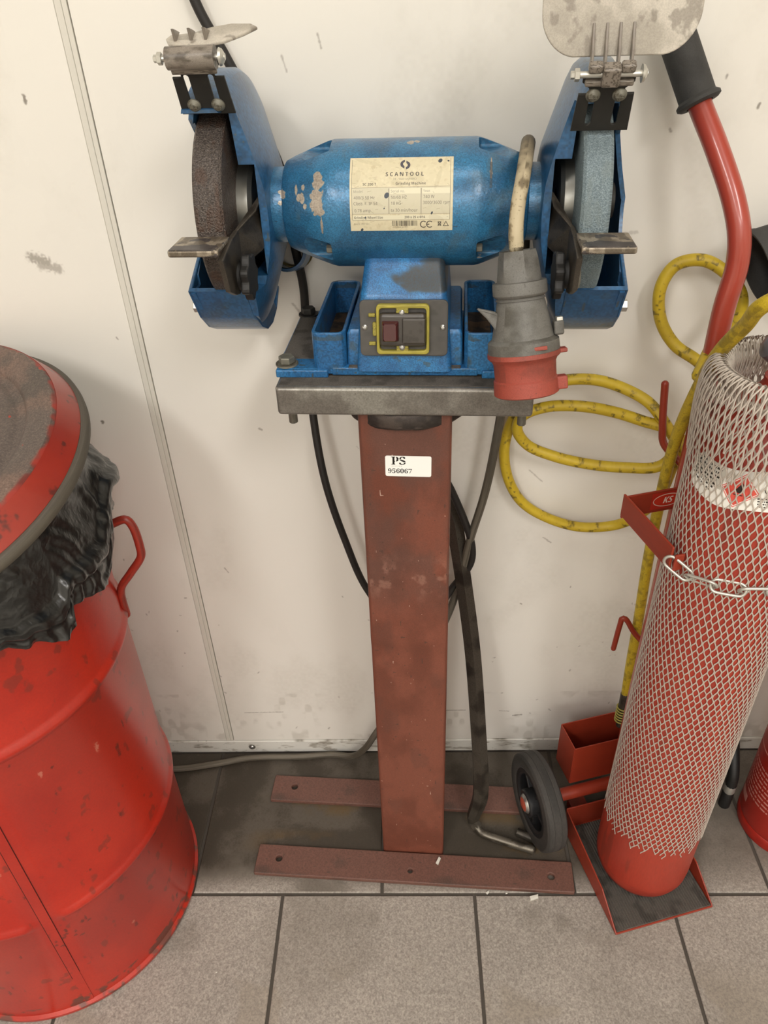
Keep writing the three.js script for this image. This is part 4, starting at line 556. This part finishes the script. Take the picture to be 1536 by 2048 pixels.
  const lg = lathe([[0.0, 0.0325], [0.08, 0.0325], [0.138, 0.0325], [0.1425, 0.0315], [0.146, 0.0285], [0.149, 0.0275], [0.156, 0.0285], [0.160, 0.0345], [0.164, 0.0365], [0.183, 0.037], [0.188, 0.0362], [0.1905, 0.0335], [0.2045, 0.0075], [0.2045, 0.005], [0.2, 0.005]], 120, 0.6);
  { const p = lg.attributes.position, uv = lg.attributes.uv; for (let i = 0; i < p.count; i++) uv.setXY(i, p.getX(i) / 0.42 + 0.5, p.getZ(i) / 0.42 + 0.5); }
  part('lid_top', lg, std({ map: lt, roughness: 0.55 }), lid);
  const sg = lathe([[0.2049, 0.0078], [0.1912, 0.0333], [0.1905, 0.0325], [0.204, 0.0072]], 120, 0.5);
  const skTex = tex(1024, 64, (u, v) => { const n = fbm(u * 30, v * 3, 5, 30), k = fbm(u * 90, v * 6 + 2, 4, 90); return mix3(mix3(hex(0xa43222), hex(0x8c2a1e), n), hex(0x3c2420), 0.6 * sst(0.7, 0.8, k)); });
  part('lid_skirt', sg, phys({ map: skTex, roughness: 0.4, clearcoat: 0.3 }), lid, 'red painted sloping skirt of the lid');
  part('lid_rim', lathe([[0.203, 0.007], [0.2085, 0.007], [0.2105, 0.005], [0.211, 0.0], [0.2105, -0.005], [0.208, -0.007], [0.203, -0.006]], 120, 0.9), std({ map: wear(0x5d574c, 0x463f37, 0.7, 6, 0.5), roughness: 0.65 }), lid, 'grey-brown rolled rim');
}

// ------------------------------------------------------------------ trolley, gas cylinder, net, chain
const TO = [0.363, 0, 0.226], TT = THREE.MathUtils.degToRad(15);
const cart = thing('gas_bottle_trolley', 'red steel bottle trolley with black grip carrying the netted gas cylinder', 'trolley', TO, TT);
const toCart = p => { const v = V(p).sub(V(TO)).applyAxisAngle(new THREE.Vector3(0, 1, 0), -TT); return [v.x, v.y, v.z]; };
{
  const PX0 = -0.09, PX1 = 0.0745, xc = (PX0 + PX1) / 2;
  part('platform', merge([at(rbox(PX1 - PX0, 0.0025, 0.184, 0.001), xc, 0.0025, 0.002)]), M.redPaint, cart);
  const side = poly([[-0.09, 0.001], [0.0935, 0.001], [0.0935, 0.004], [0.04, 0.036], [-0.09, 0.052]].map(q => [-q[0], q[1]]), 0.0022, 0.0008).rotateY(Math.PI / 2);
  for (const x of [PX0 + 0.0011, PX1 - 0.0011]) part('side_lip', at(side.clone(), x, 0, 0), M.redPaint, cart);
  part('rear_lip', at(rbox(PX1 - PX0, 0.056, 0.0025, 0.001), xc, 0.028, -0.0905), M.redPaint, cart);
  const ribs = [at(rbox(PX1 - PX0 - 0.006, 0.0022, 0.178, 0.0008), xc, 0.0049, 0.003)]; for (let i = 0; i < 38; i++) { const x = mix(PX0 + 0.0055, PX1 - 0.0055, i / 37); ribs.push(at(new THREE.CylinderGeometry(0.0014, 0.0014, 0.177, 6).rotateX(Math.PI / 2), x, 0.0063, 0.003)); }
  part('ribbed_mat', uvBox(merge(ribs), 0.1), std({ map: wear(0x55504a, 0x3a3631, 0.8, 8, 0.8), roughness: 0.85 }), cart, 'grey ribbed rubber mat');
  // spine tube running up into the bent handle
  const h = [[0.2944, 1.0863, 0.06], [0.2766, 1.126, 0.042], [0.259, 1.165, 0.026]].map(toCart);
  part('spine_tube', tube([[0, 0.03, -0.1], [0, 0.3, -0.1], [0, 0.6, -0.1], [0, 0.8, -0.1], [-0.001, 0.9, -0.1], toCart([0.3405, 0.945, 0.127]), toCart([0.3375, 0.975, 0.122]), toCart([0.3295, 1.005, 0.109]), toCart([0.3125, 1.047, 0.085]), h[0], h[1]], 0.0115, 140, 20), M.redTube, cart);
  const hp = h.map(V), ax = hp[2].clone().sub(hp[0]).normalize(), g0 = lathe([[0.0128, -0.002], [0.0185, -0.002], [0.0215, 0.0], [0.0215, 0.003], [0.018, 0.006], [0.0178, 0.11], [0.015, 0.114], [0, 0.115]], 32, 0.6); const q = new THREE.Quaternion().setFromUnitVectors(new THREE.Vector3(0, 1, 0), ax); g0.applyQuaternion(q); g0.translate(hp[0].x, hp[0].y, hp[0].z); part('rubber_grip', uvBox(g0, 0.1), M.grip, cart, 'black rubber handle grip');
  // cradle strap: back plate and two forward arms, chain lugs
  const KS = canvasTex(512, 256, (c, w, hh) => { c.fillStyle = '#b02c1c'; c.fillRect(0, 0, w, hh); c.strokeStyle = '#dcb8a8'; c.lineWidth = 13; c.beginPath(); c.ellipse(250, 128, 215, 92, 0, 0, 7); c.stroke(); c.fillStyle = '#c8331c'; c.beginPath(); c.ellipse(250, 128, 200, 78, 0, 0, 7); c.fill(); c.fillStyle = '#f0ddcf'; c.font = 'italic bold 130px sans-serif'; c.textAlign = 'center'; c.fillText('KS', 250, 174); });
  const cr = part('cradle_strap', merge([at(rbox(0.18, 0.031, 0.003, 0.0012), 0, 0.6705, -0.0855), at(rbox(0.003, 0.031, 0.108, 0.0012), -0.0895, 0.6745, -0.032), at(rbox(0.003, 0.031, 0.108, 0.0012), 0.0895, 0.6745, -0.032), at(rbox(0.011, 0.021, 0.003, 0.001), -0.0835, 0.672, 0.0262), at(rbox(0.011, 0.021, 0.003, 0.001), 0.0835, 0.672, 0.0262)]), M.redPaint, cart);
  const lg = new THREE.PlaneGeometry(0.044, 0.024); const lo = part('maker_badge', lg, std({ map: KS, roughness: 0.45 }), cr, 'oval embossed badge reading KS'); lo.position.set(-0.031, 0.6715, -0.0837);
  // hooks for the hose
  const HU = [[0.349, 0.676, 0.120], [0.339, 0.69, 0.105], [0.317, 0.712, 0.09], [0.312, 0.735, 0.088], [0.306, 0.791, 0.085]].map(toCart), HL = [[0.338, 0.392, 0.118], [0.322, 0.408, 0.11], [0.308, 0.43, 0.105], [0.3035, 0.431, 0.104], [0.302, 0.42, 0.104], [0.3005, 0.366, 0.1]].map(toCart);
  part('hose_hook', tube(HU, 0.0046, 40, 10), M.redPaint, cart); part('hose_hook', tube(HL, 0.004, 40, 10), M.redPaint, cart);
  // tool box over the axle
  const bx = (x0, x1, z0, z1, y0, y1) => merge([at(rbox(x1 - x0, y1 - y0, 0.002, 0.0006, 1), (x0 + x1) / 2, (y0 + y1) / 2, z1), at(rbox(x1 - x0, y1 - y0, 0.002, 0.0006, 1), (x0 + x1) / 2, (y0 + y1) / 2, z0), at(rbox(0.002, y1 - y0, z1 - z0, 0.0006, 1), x0, (y0 + y1) / 2, (z0 + z1) / 2), at(rbox(0.002, y1 - y0, z1 - z0, 0.0006, 1), x1, (y0 + y1) / 2, (z0 + z1) / 2), at(rbox(x1 - x0, 0.002, z1 - z0, 0.0006, 1), (x0 + x1) / 2, y0, (z0 + z1) / 2)]);
  part('tool_box', bx(-0.0785, 0.065, -0.1645, -0.1135, 0.09, 0.1785), M.redPaint, cart, 'open red sheet-steel box');
  part('axle', latheX([[0, -0.145], [0.009, -0.145], [0.009, -0.124], [0.0105, -0.123], [0.0105, 0.107], [0.009, 0.108], [0.009, 0.129], [0, 0.129]], 20).translate(0, 0.08, -0.103), M.redPaint, cart);
  part('frame_block', at(rbox(0.03, 0.02, 0.024, 0.002), -0.052, 0.0105, -0.118), M.redPaint, cart);
  for (const [x0, x1, s] of [[-0.155, -0.12, -1], [0.104, 0.139, 1]]) {
    const xm = (x0 + x1) / 2, w = part('wheel', merge([at(latheX([[0.056, -0.0155], [0.06, -0.0172], [0.0745, -0.0168], [0.0785, -0.014], [0.08, -0.0072], [0.079, -0.006], [0.08, -0.0048], [0.08, 0.0048], [0.079, 0.006], [0.08, 0.0072], [0.0785, 0.014], [0.0745, 0.0168], [0.06, 0.0172], [0.056, 0.0155]], 80, 0.5), xm, 0.08, -0.103)]), M.rubber, cart, 'grey-black solid rubber tyre');
    const sp = [at(latheX([[0.046, -0.0125], [0.049, -0.0155], [0.056, -0.0155], [0.057, -0.014], [0.057, 0.014], [0.056, 0.0155], [0.049, 0.0155], [0.046, 0.0125], [0.046, -0.0125]], 64, 0.5), 0, 0, 0), at(latheX([[0.011, -0.0225], [0.021, -0.0225], [0.023, -0.02], [0.024, 0.018], [0.011, 0.018]], 36, 0.5), 0, 0, 0), latheX([[0.02, 0.004], [0.047, 0.004], [0.047, 0.007], [0.02, 0.007]], 48)]; for (let k = 0; k < 5; k++) sp.push(at(rbox(0.018, 0.03, 0.005, 0.001), -0.002, 0.034, 0).rotateX(k * Math.PI * 2 / 5 + 0.4));
    part('wheel_rim', at(merge(sp), xm, 0.08, -0.103), M.wheelRim, w, 'black moulded rim');
    part('hub_cap', at(latheX([[0, -0.006], [0.0125, -0.005], [0.0155, -0.002], [0.0165, 0], [0.0165, 0.004], [0.0, 0.004]].map(q => [q[0], q[1] * (s < 0 ? 1 : -1)]), 32), s < 0 ? x0 - 0.004 : x1 + 0.004, 0.08, -0.103), M.bright, w, 'bright push-on hub cap');
    part('cap_paint', at(latheX([[0, -0.0075], [0.008, -0.0068], [0.0118, -0.005], [0.0118, -0.004], [0, -0.004]].map(q => [q[0], q[1] * (s < 0 ? 1 : -1)]), 24), s < 0 ? x0 - 0.004 : x1 + 0.004, 0.08, -0.103), std({ map: wear(0xb04430, 0x7d5a4c, 0.8, 30, 0.5), roughness: 0.5 }), w, 'red paint on the hub cap');
    part('axle_washer', at(latheX([[0.01, -0.0015], [0.021, -0.0015], [0.021, 0.0015], [0.01, 0.0015]], 28), s < 0 ? x1 + 0.003 : x0 - 0.003, 0.08, -0.103), M.redPaint, w);
  }
}
const cylAxis = new THREE.Group(); // placement shared by bottle and net: slight lean
const CP = [0.3638, 0.0078, 0.2235], LEAN = 0.0256;
{
  const c = thing('gas_cylinder', 'red gas cylinder in white netting, standing on the trolley platform', 'gas cylinder', CP); c.rotation.set(LEAN, 0, 0.0026);
  const ct = tex(1024, 1024, (u, v) => { const x = u * 0.45, y = v * 0.8, n = fbm(x * 18, y * 18, 5), f = vn(x * 900, y * 900), k = fbm(x * 60 + 9, y * 40, 4); let q = mix3(hex(0xa53a29), hex(0x983224), sst(0.35, 0.7, n)).map(e => e * (0.96 + 0.08 * f)); q = mix3(q, hex(0x6a2c22), 0.4 * sst(0.72, 0.8, k)); const low = y < 0.05 ? 0.6 * sst(0.45, 0.66, fbm(x * 30, y * 30 + 5, 5)) : 0; return mix3(q, hex(0x63382c), low); });
  part('shell', lathe([[0, 0.0], [0.045, 0.0], [0.058, 0.003], [0.066, 0.011], [0.0702, 0.024], [0.0712, 0.04], [0.0712, 0.35], [0.0712, 0.76], [0.069, 0.785], [0.062, 0.809], [0.05, 0.829], [0.036, 0.844], [0.024, 0.853], [0.0195, 0.862], [0.0195, 0.868], [0, 0.869]], 96, 0.9), std({ map: ct, roughness: 0.45 }), c);
  part('valve', merge([at(lathe([[0, 0], [0.013, 0], [0.013, 0.02], [0.009, 0.024], [0.009, 0.06], [0, 0.06]], 20), 0, 0.868, 0), at(cyl(0.008, 0.05, 16).rotateZ(Math.PI / 2), 0.03, 0.895, 0)]), M.brass, c, 'dull brass valve');
  const hw = []; for (let i = 0; i < 48; i++) { const a = i / 48 * Math.PI * 2, r = 0.021 + 0.0015 * Math.cos(a * 8); hw.push([r * Math.cos(a), r * Math.sin(a)]); }
  part('handwheel', poly(hw, 0.012, 0.002).rotateX(-Math.PI / 2).translate(0, 0.932, 0), M.blackSteel, c);
  part('gauge_knob', at(lathe([[0, -0.014], [0.009, -0.013], [0.013, -0.006], [0.0135, 0.002], [0.011, 0.01], [0, 0.0145]], 24).rotateZ(1.2), -0.0175, 0.897, 0.0), std({ color: 0x6f6c72, metalness: 0.5, roughness: 0.35 }), c, 'grey knob by the valve');
  // shoulder label wrapped round the front: curved lower edge, hazard diamond, small print
  const lb = canvasTex(2000, 400, (k, w, h) => {
    k.fillStyle = '#eeece4'; k.fillRect(0, 0, w, h);
    k.fillStyle = '#c9c5ba'; k.fillRect(0, 0, 430, 230); k.fillStyle = '#2e2b27'; for (let r = 0; r < 7; r++) { let x = 40; while (x < 380 - r * 12) { const q = 8 + rnd() * 24; k.fillRect(x, 30 + r * 40, q, 20); x += q + 12; } }
    const dia = (x, y, s) => { k.save(); k.translate(x, y); k.rotate(Math.PI / 4 + 0.12); k.fillStyle = '#d9574a'; k.fillRect(-s, -s, 2 * s, 2 * s); k.strokeStyle = '#f4e6e0'; k.lineWidth = 9; k.strokeRect(-s + 12, -s + 12, 2 * s - 24, 2 * s - 24); k.restore(); k.save(); k.translate(x, y - 10); k.rotate(0.12); k.fillStyle = '#2a1c1a'; k.beginPath(); k.moveTo(-6, -80); k.bezierCurveTo(40, -50, 30, -20, 34, 0); k.bezierCurveTo(34, 40, -34, 40, -34, 0); k.bezierCurveTo(-30, -24, -16, -30, -6, -80); k.fill(); k.fillRect(-44, 46, 88, 10); k.restore(); };
    dia(600, 200, 128); dia(1500, 200, 128);
    k.lineWidth = 8; k.strokeStyle = '#2c2926'; k.fillStyle = '#2c2926'; k.beginPath(); k.arc(870, 160, 56, 0, 7); k.stroke(); k.beginPath(); k.arc(850, 146, 9, 0, 7); k.fill(); k.beginPath(); k.arc(890, 146, 9, 0, 7); k.fill(); k.beginPath(); k.arc(870, 165, 28, 0.3, 2.8); k.stroke();
    for (let r = 0; r < 4; r++) { let x = 770 + r * 6; while (x < 1150) { const q = 5 + rnd() * 16; k.fillRect(x, 258 + r * 28, q, 13); x += q + 8; } }
  });
  const P = [], uv = [], I = [], na = 48, nb = 10; for (let i = 0; i <= na; i++) { const s = i / na, a = mix(-1.5, 1.35, s); const lo = 0.7595 - 0.009 * Math.exp(-(((a + 0.95) / 0.4) ** 2)) + 0.012 * sst(-1.4, -1.5, a), hi = 0.798 + 0.005 * Math.cos(a * 3) - 0.01 * sst(-1.35, -1.5, a); for (let j = 0; j <= nb; j++) { const y = mix(lo, hi, j / nb); const r = (y < 0.76 ? 0.0712 : y < 0.785 ? mix(0.0712, 0.069, (y - 0.76) / 0.025) : mix(0.069, 0.062, (y - 0.785) / 0.024)) + 0.0007; P.push(r * Math.sin(a), y, r * Math.cos(a)); uv.push(s, j / nb); } }
  for (let i = 0; i < na; i++) for (let j = 0; j < nb; j++) { const a = i * (nb + 1) + j; I.push(a, a + nb + 1, a + 1, a + 1, a + nb + 1, a + nb + 2); }
  const g = new THREE.BufferGeometry(); g.setAttribute('position', new THREE.Float32BufferAttribute(P, 3)); g.setAttribute('uv', new THREE.Float32BufferAttribute(uv, 2)); g.setIndex(I); g.computeVertexNormals(); part('shoulder_label', g, std({ map: lb, roughness: 0.4, side: THREE.DoubleSide }), c, 'white label with red hazard diamonds');

  // protective net: real strands, zig-zagging and fused where neighbours meet
  const strands = [];
  function net(path, N, cells, rad, jag, amp = 0.45) {       // path: [[y, r]...] along the sleeve
    const cv = new THREE.CatmullRomCurve3(path.map(p => new THREE.Vector3(p[1], p[0], 0)), false, 'centripetal'); const da = Math.PI * 2 / N; const H = cells * 2;
    const pos = (k, j, w) => { const t = clamp(j / H), p = cv.getPointAt(t), ph = (k % 2 ? 1 : -1) * clamp(1.12 * Math.cos(Math.PI * j), -1, 1); const a = (k + 0.5) * da + ph * da * amp + w + 0.006 * Math.sin(j * 0.9 + k * 1.7) + 0.3 * t; return [p.x * Math.sin(a), p.y + 0.0008 * Math.sin(k * 3.1 + j), p.x * Math.cos(a)]; };
    for (let k = 0; k < N; k++) {
      const drop = jag ? (Math.floor(rnd() * 3)) : 0; const Q = []; for (let j = drop; j <= H; j += 0.25) { const a = pos(k, j, 0); Q.push(a); }
      const ring = 4, P = [], I = []; for (let i = 0; i < Q.length; i++) { const p = V(Q[i]), n = new THREE.Vector3(p.x, 0, p.z).normalize(), a = V(Q[Math.max(0, i - 1)]), b = V(Q[Math.min(Q.length - 1, i + 1)]), t = b.sub(a).normalize(), s = t.clone().cross(n).normalize(); for (let q = 0; q < ring; q++) { const e = q * Math.PI / 2 + Math.PI / 4; const u = Math.cos(e) * rad * 1.25, w = Math.sin(e) * rad * 0.8; P.push(p.x + s.x * u + n.x * (w + rad), p.y + s.y * u + n.y * w, p.z + s.z * u + n.z * (w + rad)); } }
      for (let i = 0; i < Q.length - 1; i++) for (let q = 0; q < ring; q++) { const a = i * ring + q, b = i * ring + (q + 1) % ring; I.push(a, a + ring, b, b, a + ring, b + ring); }
      const gg = new THREE.BufferGeometry(); gg.setAttribute('position', new THREE.Float32BufferAttribute(P, 3)); gg.setIndex(I); gg.computeVertexNormals(); strands.push(gg);
    }
  }
  net([[0.132, 0.0715], [0.3, 0.0715], [0.5, 0.0715], [0.71, 0.0715], [0.75, 0.0712], [0.80, 0.072], [0.84, 0.071], [0.868, 0.067]], 124, 37, 0.00072, true);
  net([[0.782, 0.0735], [0.81, 0.0755], [0.84, 0.0765], [0.862, 0.0745], [0.876, 0.0690], [0.8825, 0.0615], [0.88, 0.0545], [0.872, 0.0495], [0.86, 0.0478], [0.845, 0.0478]], 150, 5, 0.00085, true, 0.4);
  const ng = mergeGeometries(strands, false);
  const no = one('net_sleeve', ng, phys({ color: 0xd9cfc2, roughness: 0.5, transmission: 0.35, thickness: 0 }), 'white plastic mesh sleeve pulled over the red gas cylinder, folded back at the top', 'net'); no.position.set(...CP); no.rotation.set(LEAN, 0, 0.0026);

  // chain round the front, link by link
  const ch = thing('retaining_chain', 'bright long-link steel chain across the netted gas cylinder', 'chain', TO, TT);
  const link = (() => { const L = 0.0135, w = 0.0072, pts = []; for (let i = 0; i < 24; i++) { const a = i / 24 * Math.PI * 2; pts.push(new THREE.Vector3(Math.cos(a) * w + Math.sign(Math.cos(a)) * L * 0.75, Math.sin(a) * w, 0)); } const cv = new THREE.CatmullRomCurve3(pts, true); return new THREE.TubeGeometry(cv, 64, 0.0018, 8, true); })();
  const path = [[-0.0925, 0.673, 0.021]]; for (let i = 0; i <= 10; i++) { const a = mix(-1.15, 1.15, i / 10); path.push([0.0835 * Math.sin(a), 0.666 - 0.004 * Math.abs(a) ** 2, 0.004 + 0.0835 * Math.cos(a)]); } path.push([0.0925, 0.673, 0.021]);
  const cc = new THREE.CatmullRomCurve3(path.map(V)), n = Math.round(cc.getLength() / 0.0282);
  for (let i = 0; i < n; i++) { const p = cc.getPointAt((i + 0.5) / n), t = cc.getTangentAt((i + 0.5) / n), r = new THREE.Vector3(p.x, 0, p.z).normalize(); const o = part('link', link, M.zinc, ch); const z = r.clone().sub(t.clone().multiplyScalar(r.dot(t))).normalize(), y = z.clone().cross(t); const m = new THREE.Matrix4().makeBasis(t, y, z); const q = new THREE.Quaternion().setFromRotationMatrix(m); const tw = new THREE.Quaternion().setFromAxisAngle(new THREE.Vector3(1, 0, 0), i % 2 ? 0.62 : -0.35); o.quaternion.copy(q.multiply(tw)); o.position.copy(p); }
}

// ------------------------------------------------------------------ yellow air hose hung in loops behind the trolley
{
  const print = tex(2048, 64, (u, v) => { const n = fbm(u * 90, v * 4, 5), f = vn(u * 700, v * 20); let c = mix3(hex(0xd0b52c), hex(0xb89a24), n); c = mix3(c, hex(0x4c431a), 0.8 * sst(0.62, 0.76, n) * (0.4 + 0.6 * f)); const b = Math.abs(v - 0.62) < 0.07 && ((u * 3) % 1) > 0.25; if (b && h2(Math.floor(u * 640), 7) > 0.5 && h2(Math.floor(u * 2048), Math.floor(v * 64)) > 0.12) c = hex(0x1c1a12); return c; });
  const hm = std({ map: print, roughness: 0.5 });
  const A = [[0.4205, 0.906, 0.2475], [0.436, 0.94, 0.258], [0.415, 0.985, 0.29], [0.36, 0.998, 0.312], [0.304, 0.966, 0.29], [0.308, 0.93, 0.25], [0.308, 0.881, 0.205], [0.312, 0.82, 0.165], [0.317, 0.75, 0.128], [0.321, 0.689, 0.108], [0.323, 0.622, 0.1], [0.324, 0.535, 0.1], [0.328, 0.433, 0.1], [0.332, 0.319, 0.098], [0.335, 0.251, 0.098]];
  const U = [[0.3105, 0.84, 0.165], [0.345, 0.85, 0.105], [0.378, 0.868, 0.075], [0.384, 0.886, 0.055], [0.369, 0.906, 0.045], [0.341, 0.921, 0.035], [0.312, 0.915, 0.03], [0.299, 0.889, 0.03], [0.306, 0.849, 0.03], [0.325, 0.821, 0.04], [0.348, 0.808, 0.056], [0.37, 0.79, 0.06], [0.378, 0.75, 0.06], [0.371, 0.7, 0.065]];
  const B = [[0.371, 0.7, 0.065], [0.359, 0.672, 0.085], [0.344, 0.697, 0.08], [0.325, 0.724, 0.07], [0.305, 0.747, 0.05], [0.275, 0.761, 0.035], [0.237, 0.772, 0.03], [0.193, 0.771, 0.03], [0.159, 0.748, 0.02], [0.136, 0.704, 0.02], [0.13, 0.666, 0.02], [0.139, 0.617, 0.02], [0.161, 0.578, 0.02], [0.198, 0.552, 0.022], [0.246, 0.537, 0.025], [0.294, 0.543, 0.03], [0.318, 0.575, 0.05], [0.333, 0.621, 0.07], [0.34, 0.67, 0.075]];
  const C = [[0.36, 0.69, 0.07], [0.331, 0.717, 0.065], [0.299, 0.725, 0.055], [0.263, 0.735, 0.048], [0.219, 0.743, 0.045], [0.176, 0.74, 0.04], [0.148, 0.728, 0.04], [0.142, 0.709, 0.04], [0.157, 0.685, 0.04], [0.194, 0.669, 0.045], [0.24, 0.659, 0.05], [0.284, 0.658, 0.058], [0.326, 0.664, 0.066], [0.347, 0.689, 0.066]];
  const t = thing('air_hose', 'yellow printed air hose hung in loops between the grinder and the trolley', 'hose');
  const plain = std({ map: wear(0xc4a929, 0x6b5a20, 0.45, 14, 0.5), roughness: 0.5 });
  part('hose', uvBox(tube(A, 0.0072, 160, 14), 0.12), plain, t);
  part('hose_coil', merge([tube(U, 0.0072, 160, 14), tube(B, 0.0072, 240, 14), tube(C, 0.0072, 200, 14)]), hm, t);
  const f = [[0.335, 0.262, 0.098], [0.336, 0.215, 0.097]]; part('hose_fitting', merge([tube(f, 0.0085, 10, 14), tube([[0.336, 0.222, 0.097], [0.336, 0.188, 0.096]], 0.0062, 6, 12)]), M.iron, t, 'dark hose fitting');
  const coil = []; for (let i = 0; i < 60; i++) { const a = i / 60 * Math.PI * 2 * 6; coil.push([0.3355 + 0.0095 * Math.cos(a), 0.235 - i * 0.0006, 0.0975 + 0.0095 * Math.sin(a)]); } part('wire_binding', tube(coil, 0.0013, 200, 6), std({ color: 0xa09548, roughness: 0.5 }), t);
}

// ------------------------------------------------------------------ fire extinguisher at the right edge, hose coupling beside it
{
  const t = thing('fire_extinguisher', 'red fire extinguisher on the floor behind the trolley, black horn raised by the wall', 'fire extinguisher', [0.624, 0, 0.15]);
  const et = canvasTex(1024, 1024, (c, w, h) => { c.fillStyle = '#9c2216'; c.fillRect(0, 0, w, h); c.strokeStyle = '#d9a79c'; c.fillStyle = '#d9a79c'; for (let i = 0; i < 90; i++) { c.globalAlpha = 0.2; c.fillStyle = rnd() < 0.5 ? '#6d150f' : '#b32b1c'; c.beginPath(); c.ellipse(rnd() * w, rnd() * h, 4 + rnd() * 18, 4 + rnd() * 10, 0, 0, 7); c.fill(); } c.globalAlpha = 0.75; c.fillStyle = '#d9a79c'; for (let r = 0; r < 9; r++) { let x = 690; while (x < 1010) { const q = 6 + rnd() * 22; c.fillRect(x, 770 + r * 15, q, 6); x += q + 4; } } c.lineWidth = 5; c.strokeRect(700, 300, 300, 420); c.fillRect(690, 915, 70, 26); c.globalAlpha = 1; });
  const eg = lathe([[0, 0.02], [0.06, 0.02], [0.069, 0.003], [0.0718, 0.0], [0.0725, 0.003], [0.0725, 0.02], [0.0708, 0.022], [0.0718, 0.025], [0.072, 0.03], [0.072, 0.52], [0.066, 0.56], [0.05, 0.59], [0.025, 0.61], [0.02, 0.62], [0, 0.62]], 64, 0.9); { const p = eg.attributes.position, uv = eg.attributes.uv; for (let i = 0; i < p.count; i++) uv.setY(i, p.getY(i) / 0.62); }
  part('cylinder', eg, std({ map: et, roughness: 0.42 }), t);
  part('valve', merge([at(cyl(0.018, 0.07, 20), 0, 0.655, 0), at(rbox(0.02, 0.008, 0.12, 0.003), 0, 0.715, 0.03), at(rbox(0.02, 0.008, 0.12, 0.003), 0, 0.735, 0.035).rotateX(0.0)]), M.blackSteel, t);
  // swivel tube and wide plastic horn; mouth towards the trolley handle
  part('discharge_tube', tube([[0, 0.67, 0], [-0.015, 0.76, -0.04], [-0.03, 0.88, -0.075], [-0.06, 0.965, -0.085], [-0.1, 0.98, -0.085]], 0.009, 50, 12), M.blackSteel, t);
  const q = new THREE.Quaternion().setFromUnitVectors(new THREE.Vector3(0, 1, 0), V([-0.86, -0.34, 0.05]).normalize()); const hg = lathe([[0.012, 0], [0.018, 0.004], [0.022, 0.03], [0.034, 0.09], [0.04, 0.135], [0.0415, 0.15], [0.0425, 0.152], [0.043, 0.16], [0.0405, 0.16], [0.036, 0.13], [0.02, 0.04], [0, 0.03]], 40, 0.5); hg.applyQuaternion(q); hg.translate(-0.09, 0.981, -0.085);
  part('horn', uvBox(hg, 0.1), M.grip, t, 'black plastic discharge horn');
}
{
  const t = thing('hose_coupling', 'black hose coupling with a silver ring standing beside the extinguisher', 'coupling', [0.5365, 0, 0.118]);
  part('body', lathe([[0, 0.0], [0.0085, 0.0], [0.0095, 0.002], [0.0095, 0.036], [0.008, 0.04], [0, 0.04]], 20), M.black, t);
  part('ring', lathe([[0, 0.039], [0.0085, 0.0395], [0.0095, 0.042], [0.0092, 0.058], [0.008, 0.061], [0, 0.061]], 20), M.zinc, t, 'silver ring');
  part('tail', tube([[0, 0.058, 0], [0.0, 0.08, -0.004], [0.003, 0.11, -0.03], [0.012, 0.12, -0.06], [0.03, 0.1, -0.085]], 0.0095, 40, 12), M.black, t);
}

renderer.render(scene, camera);
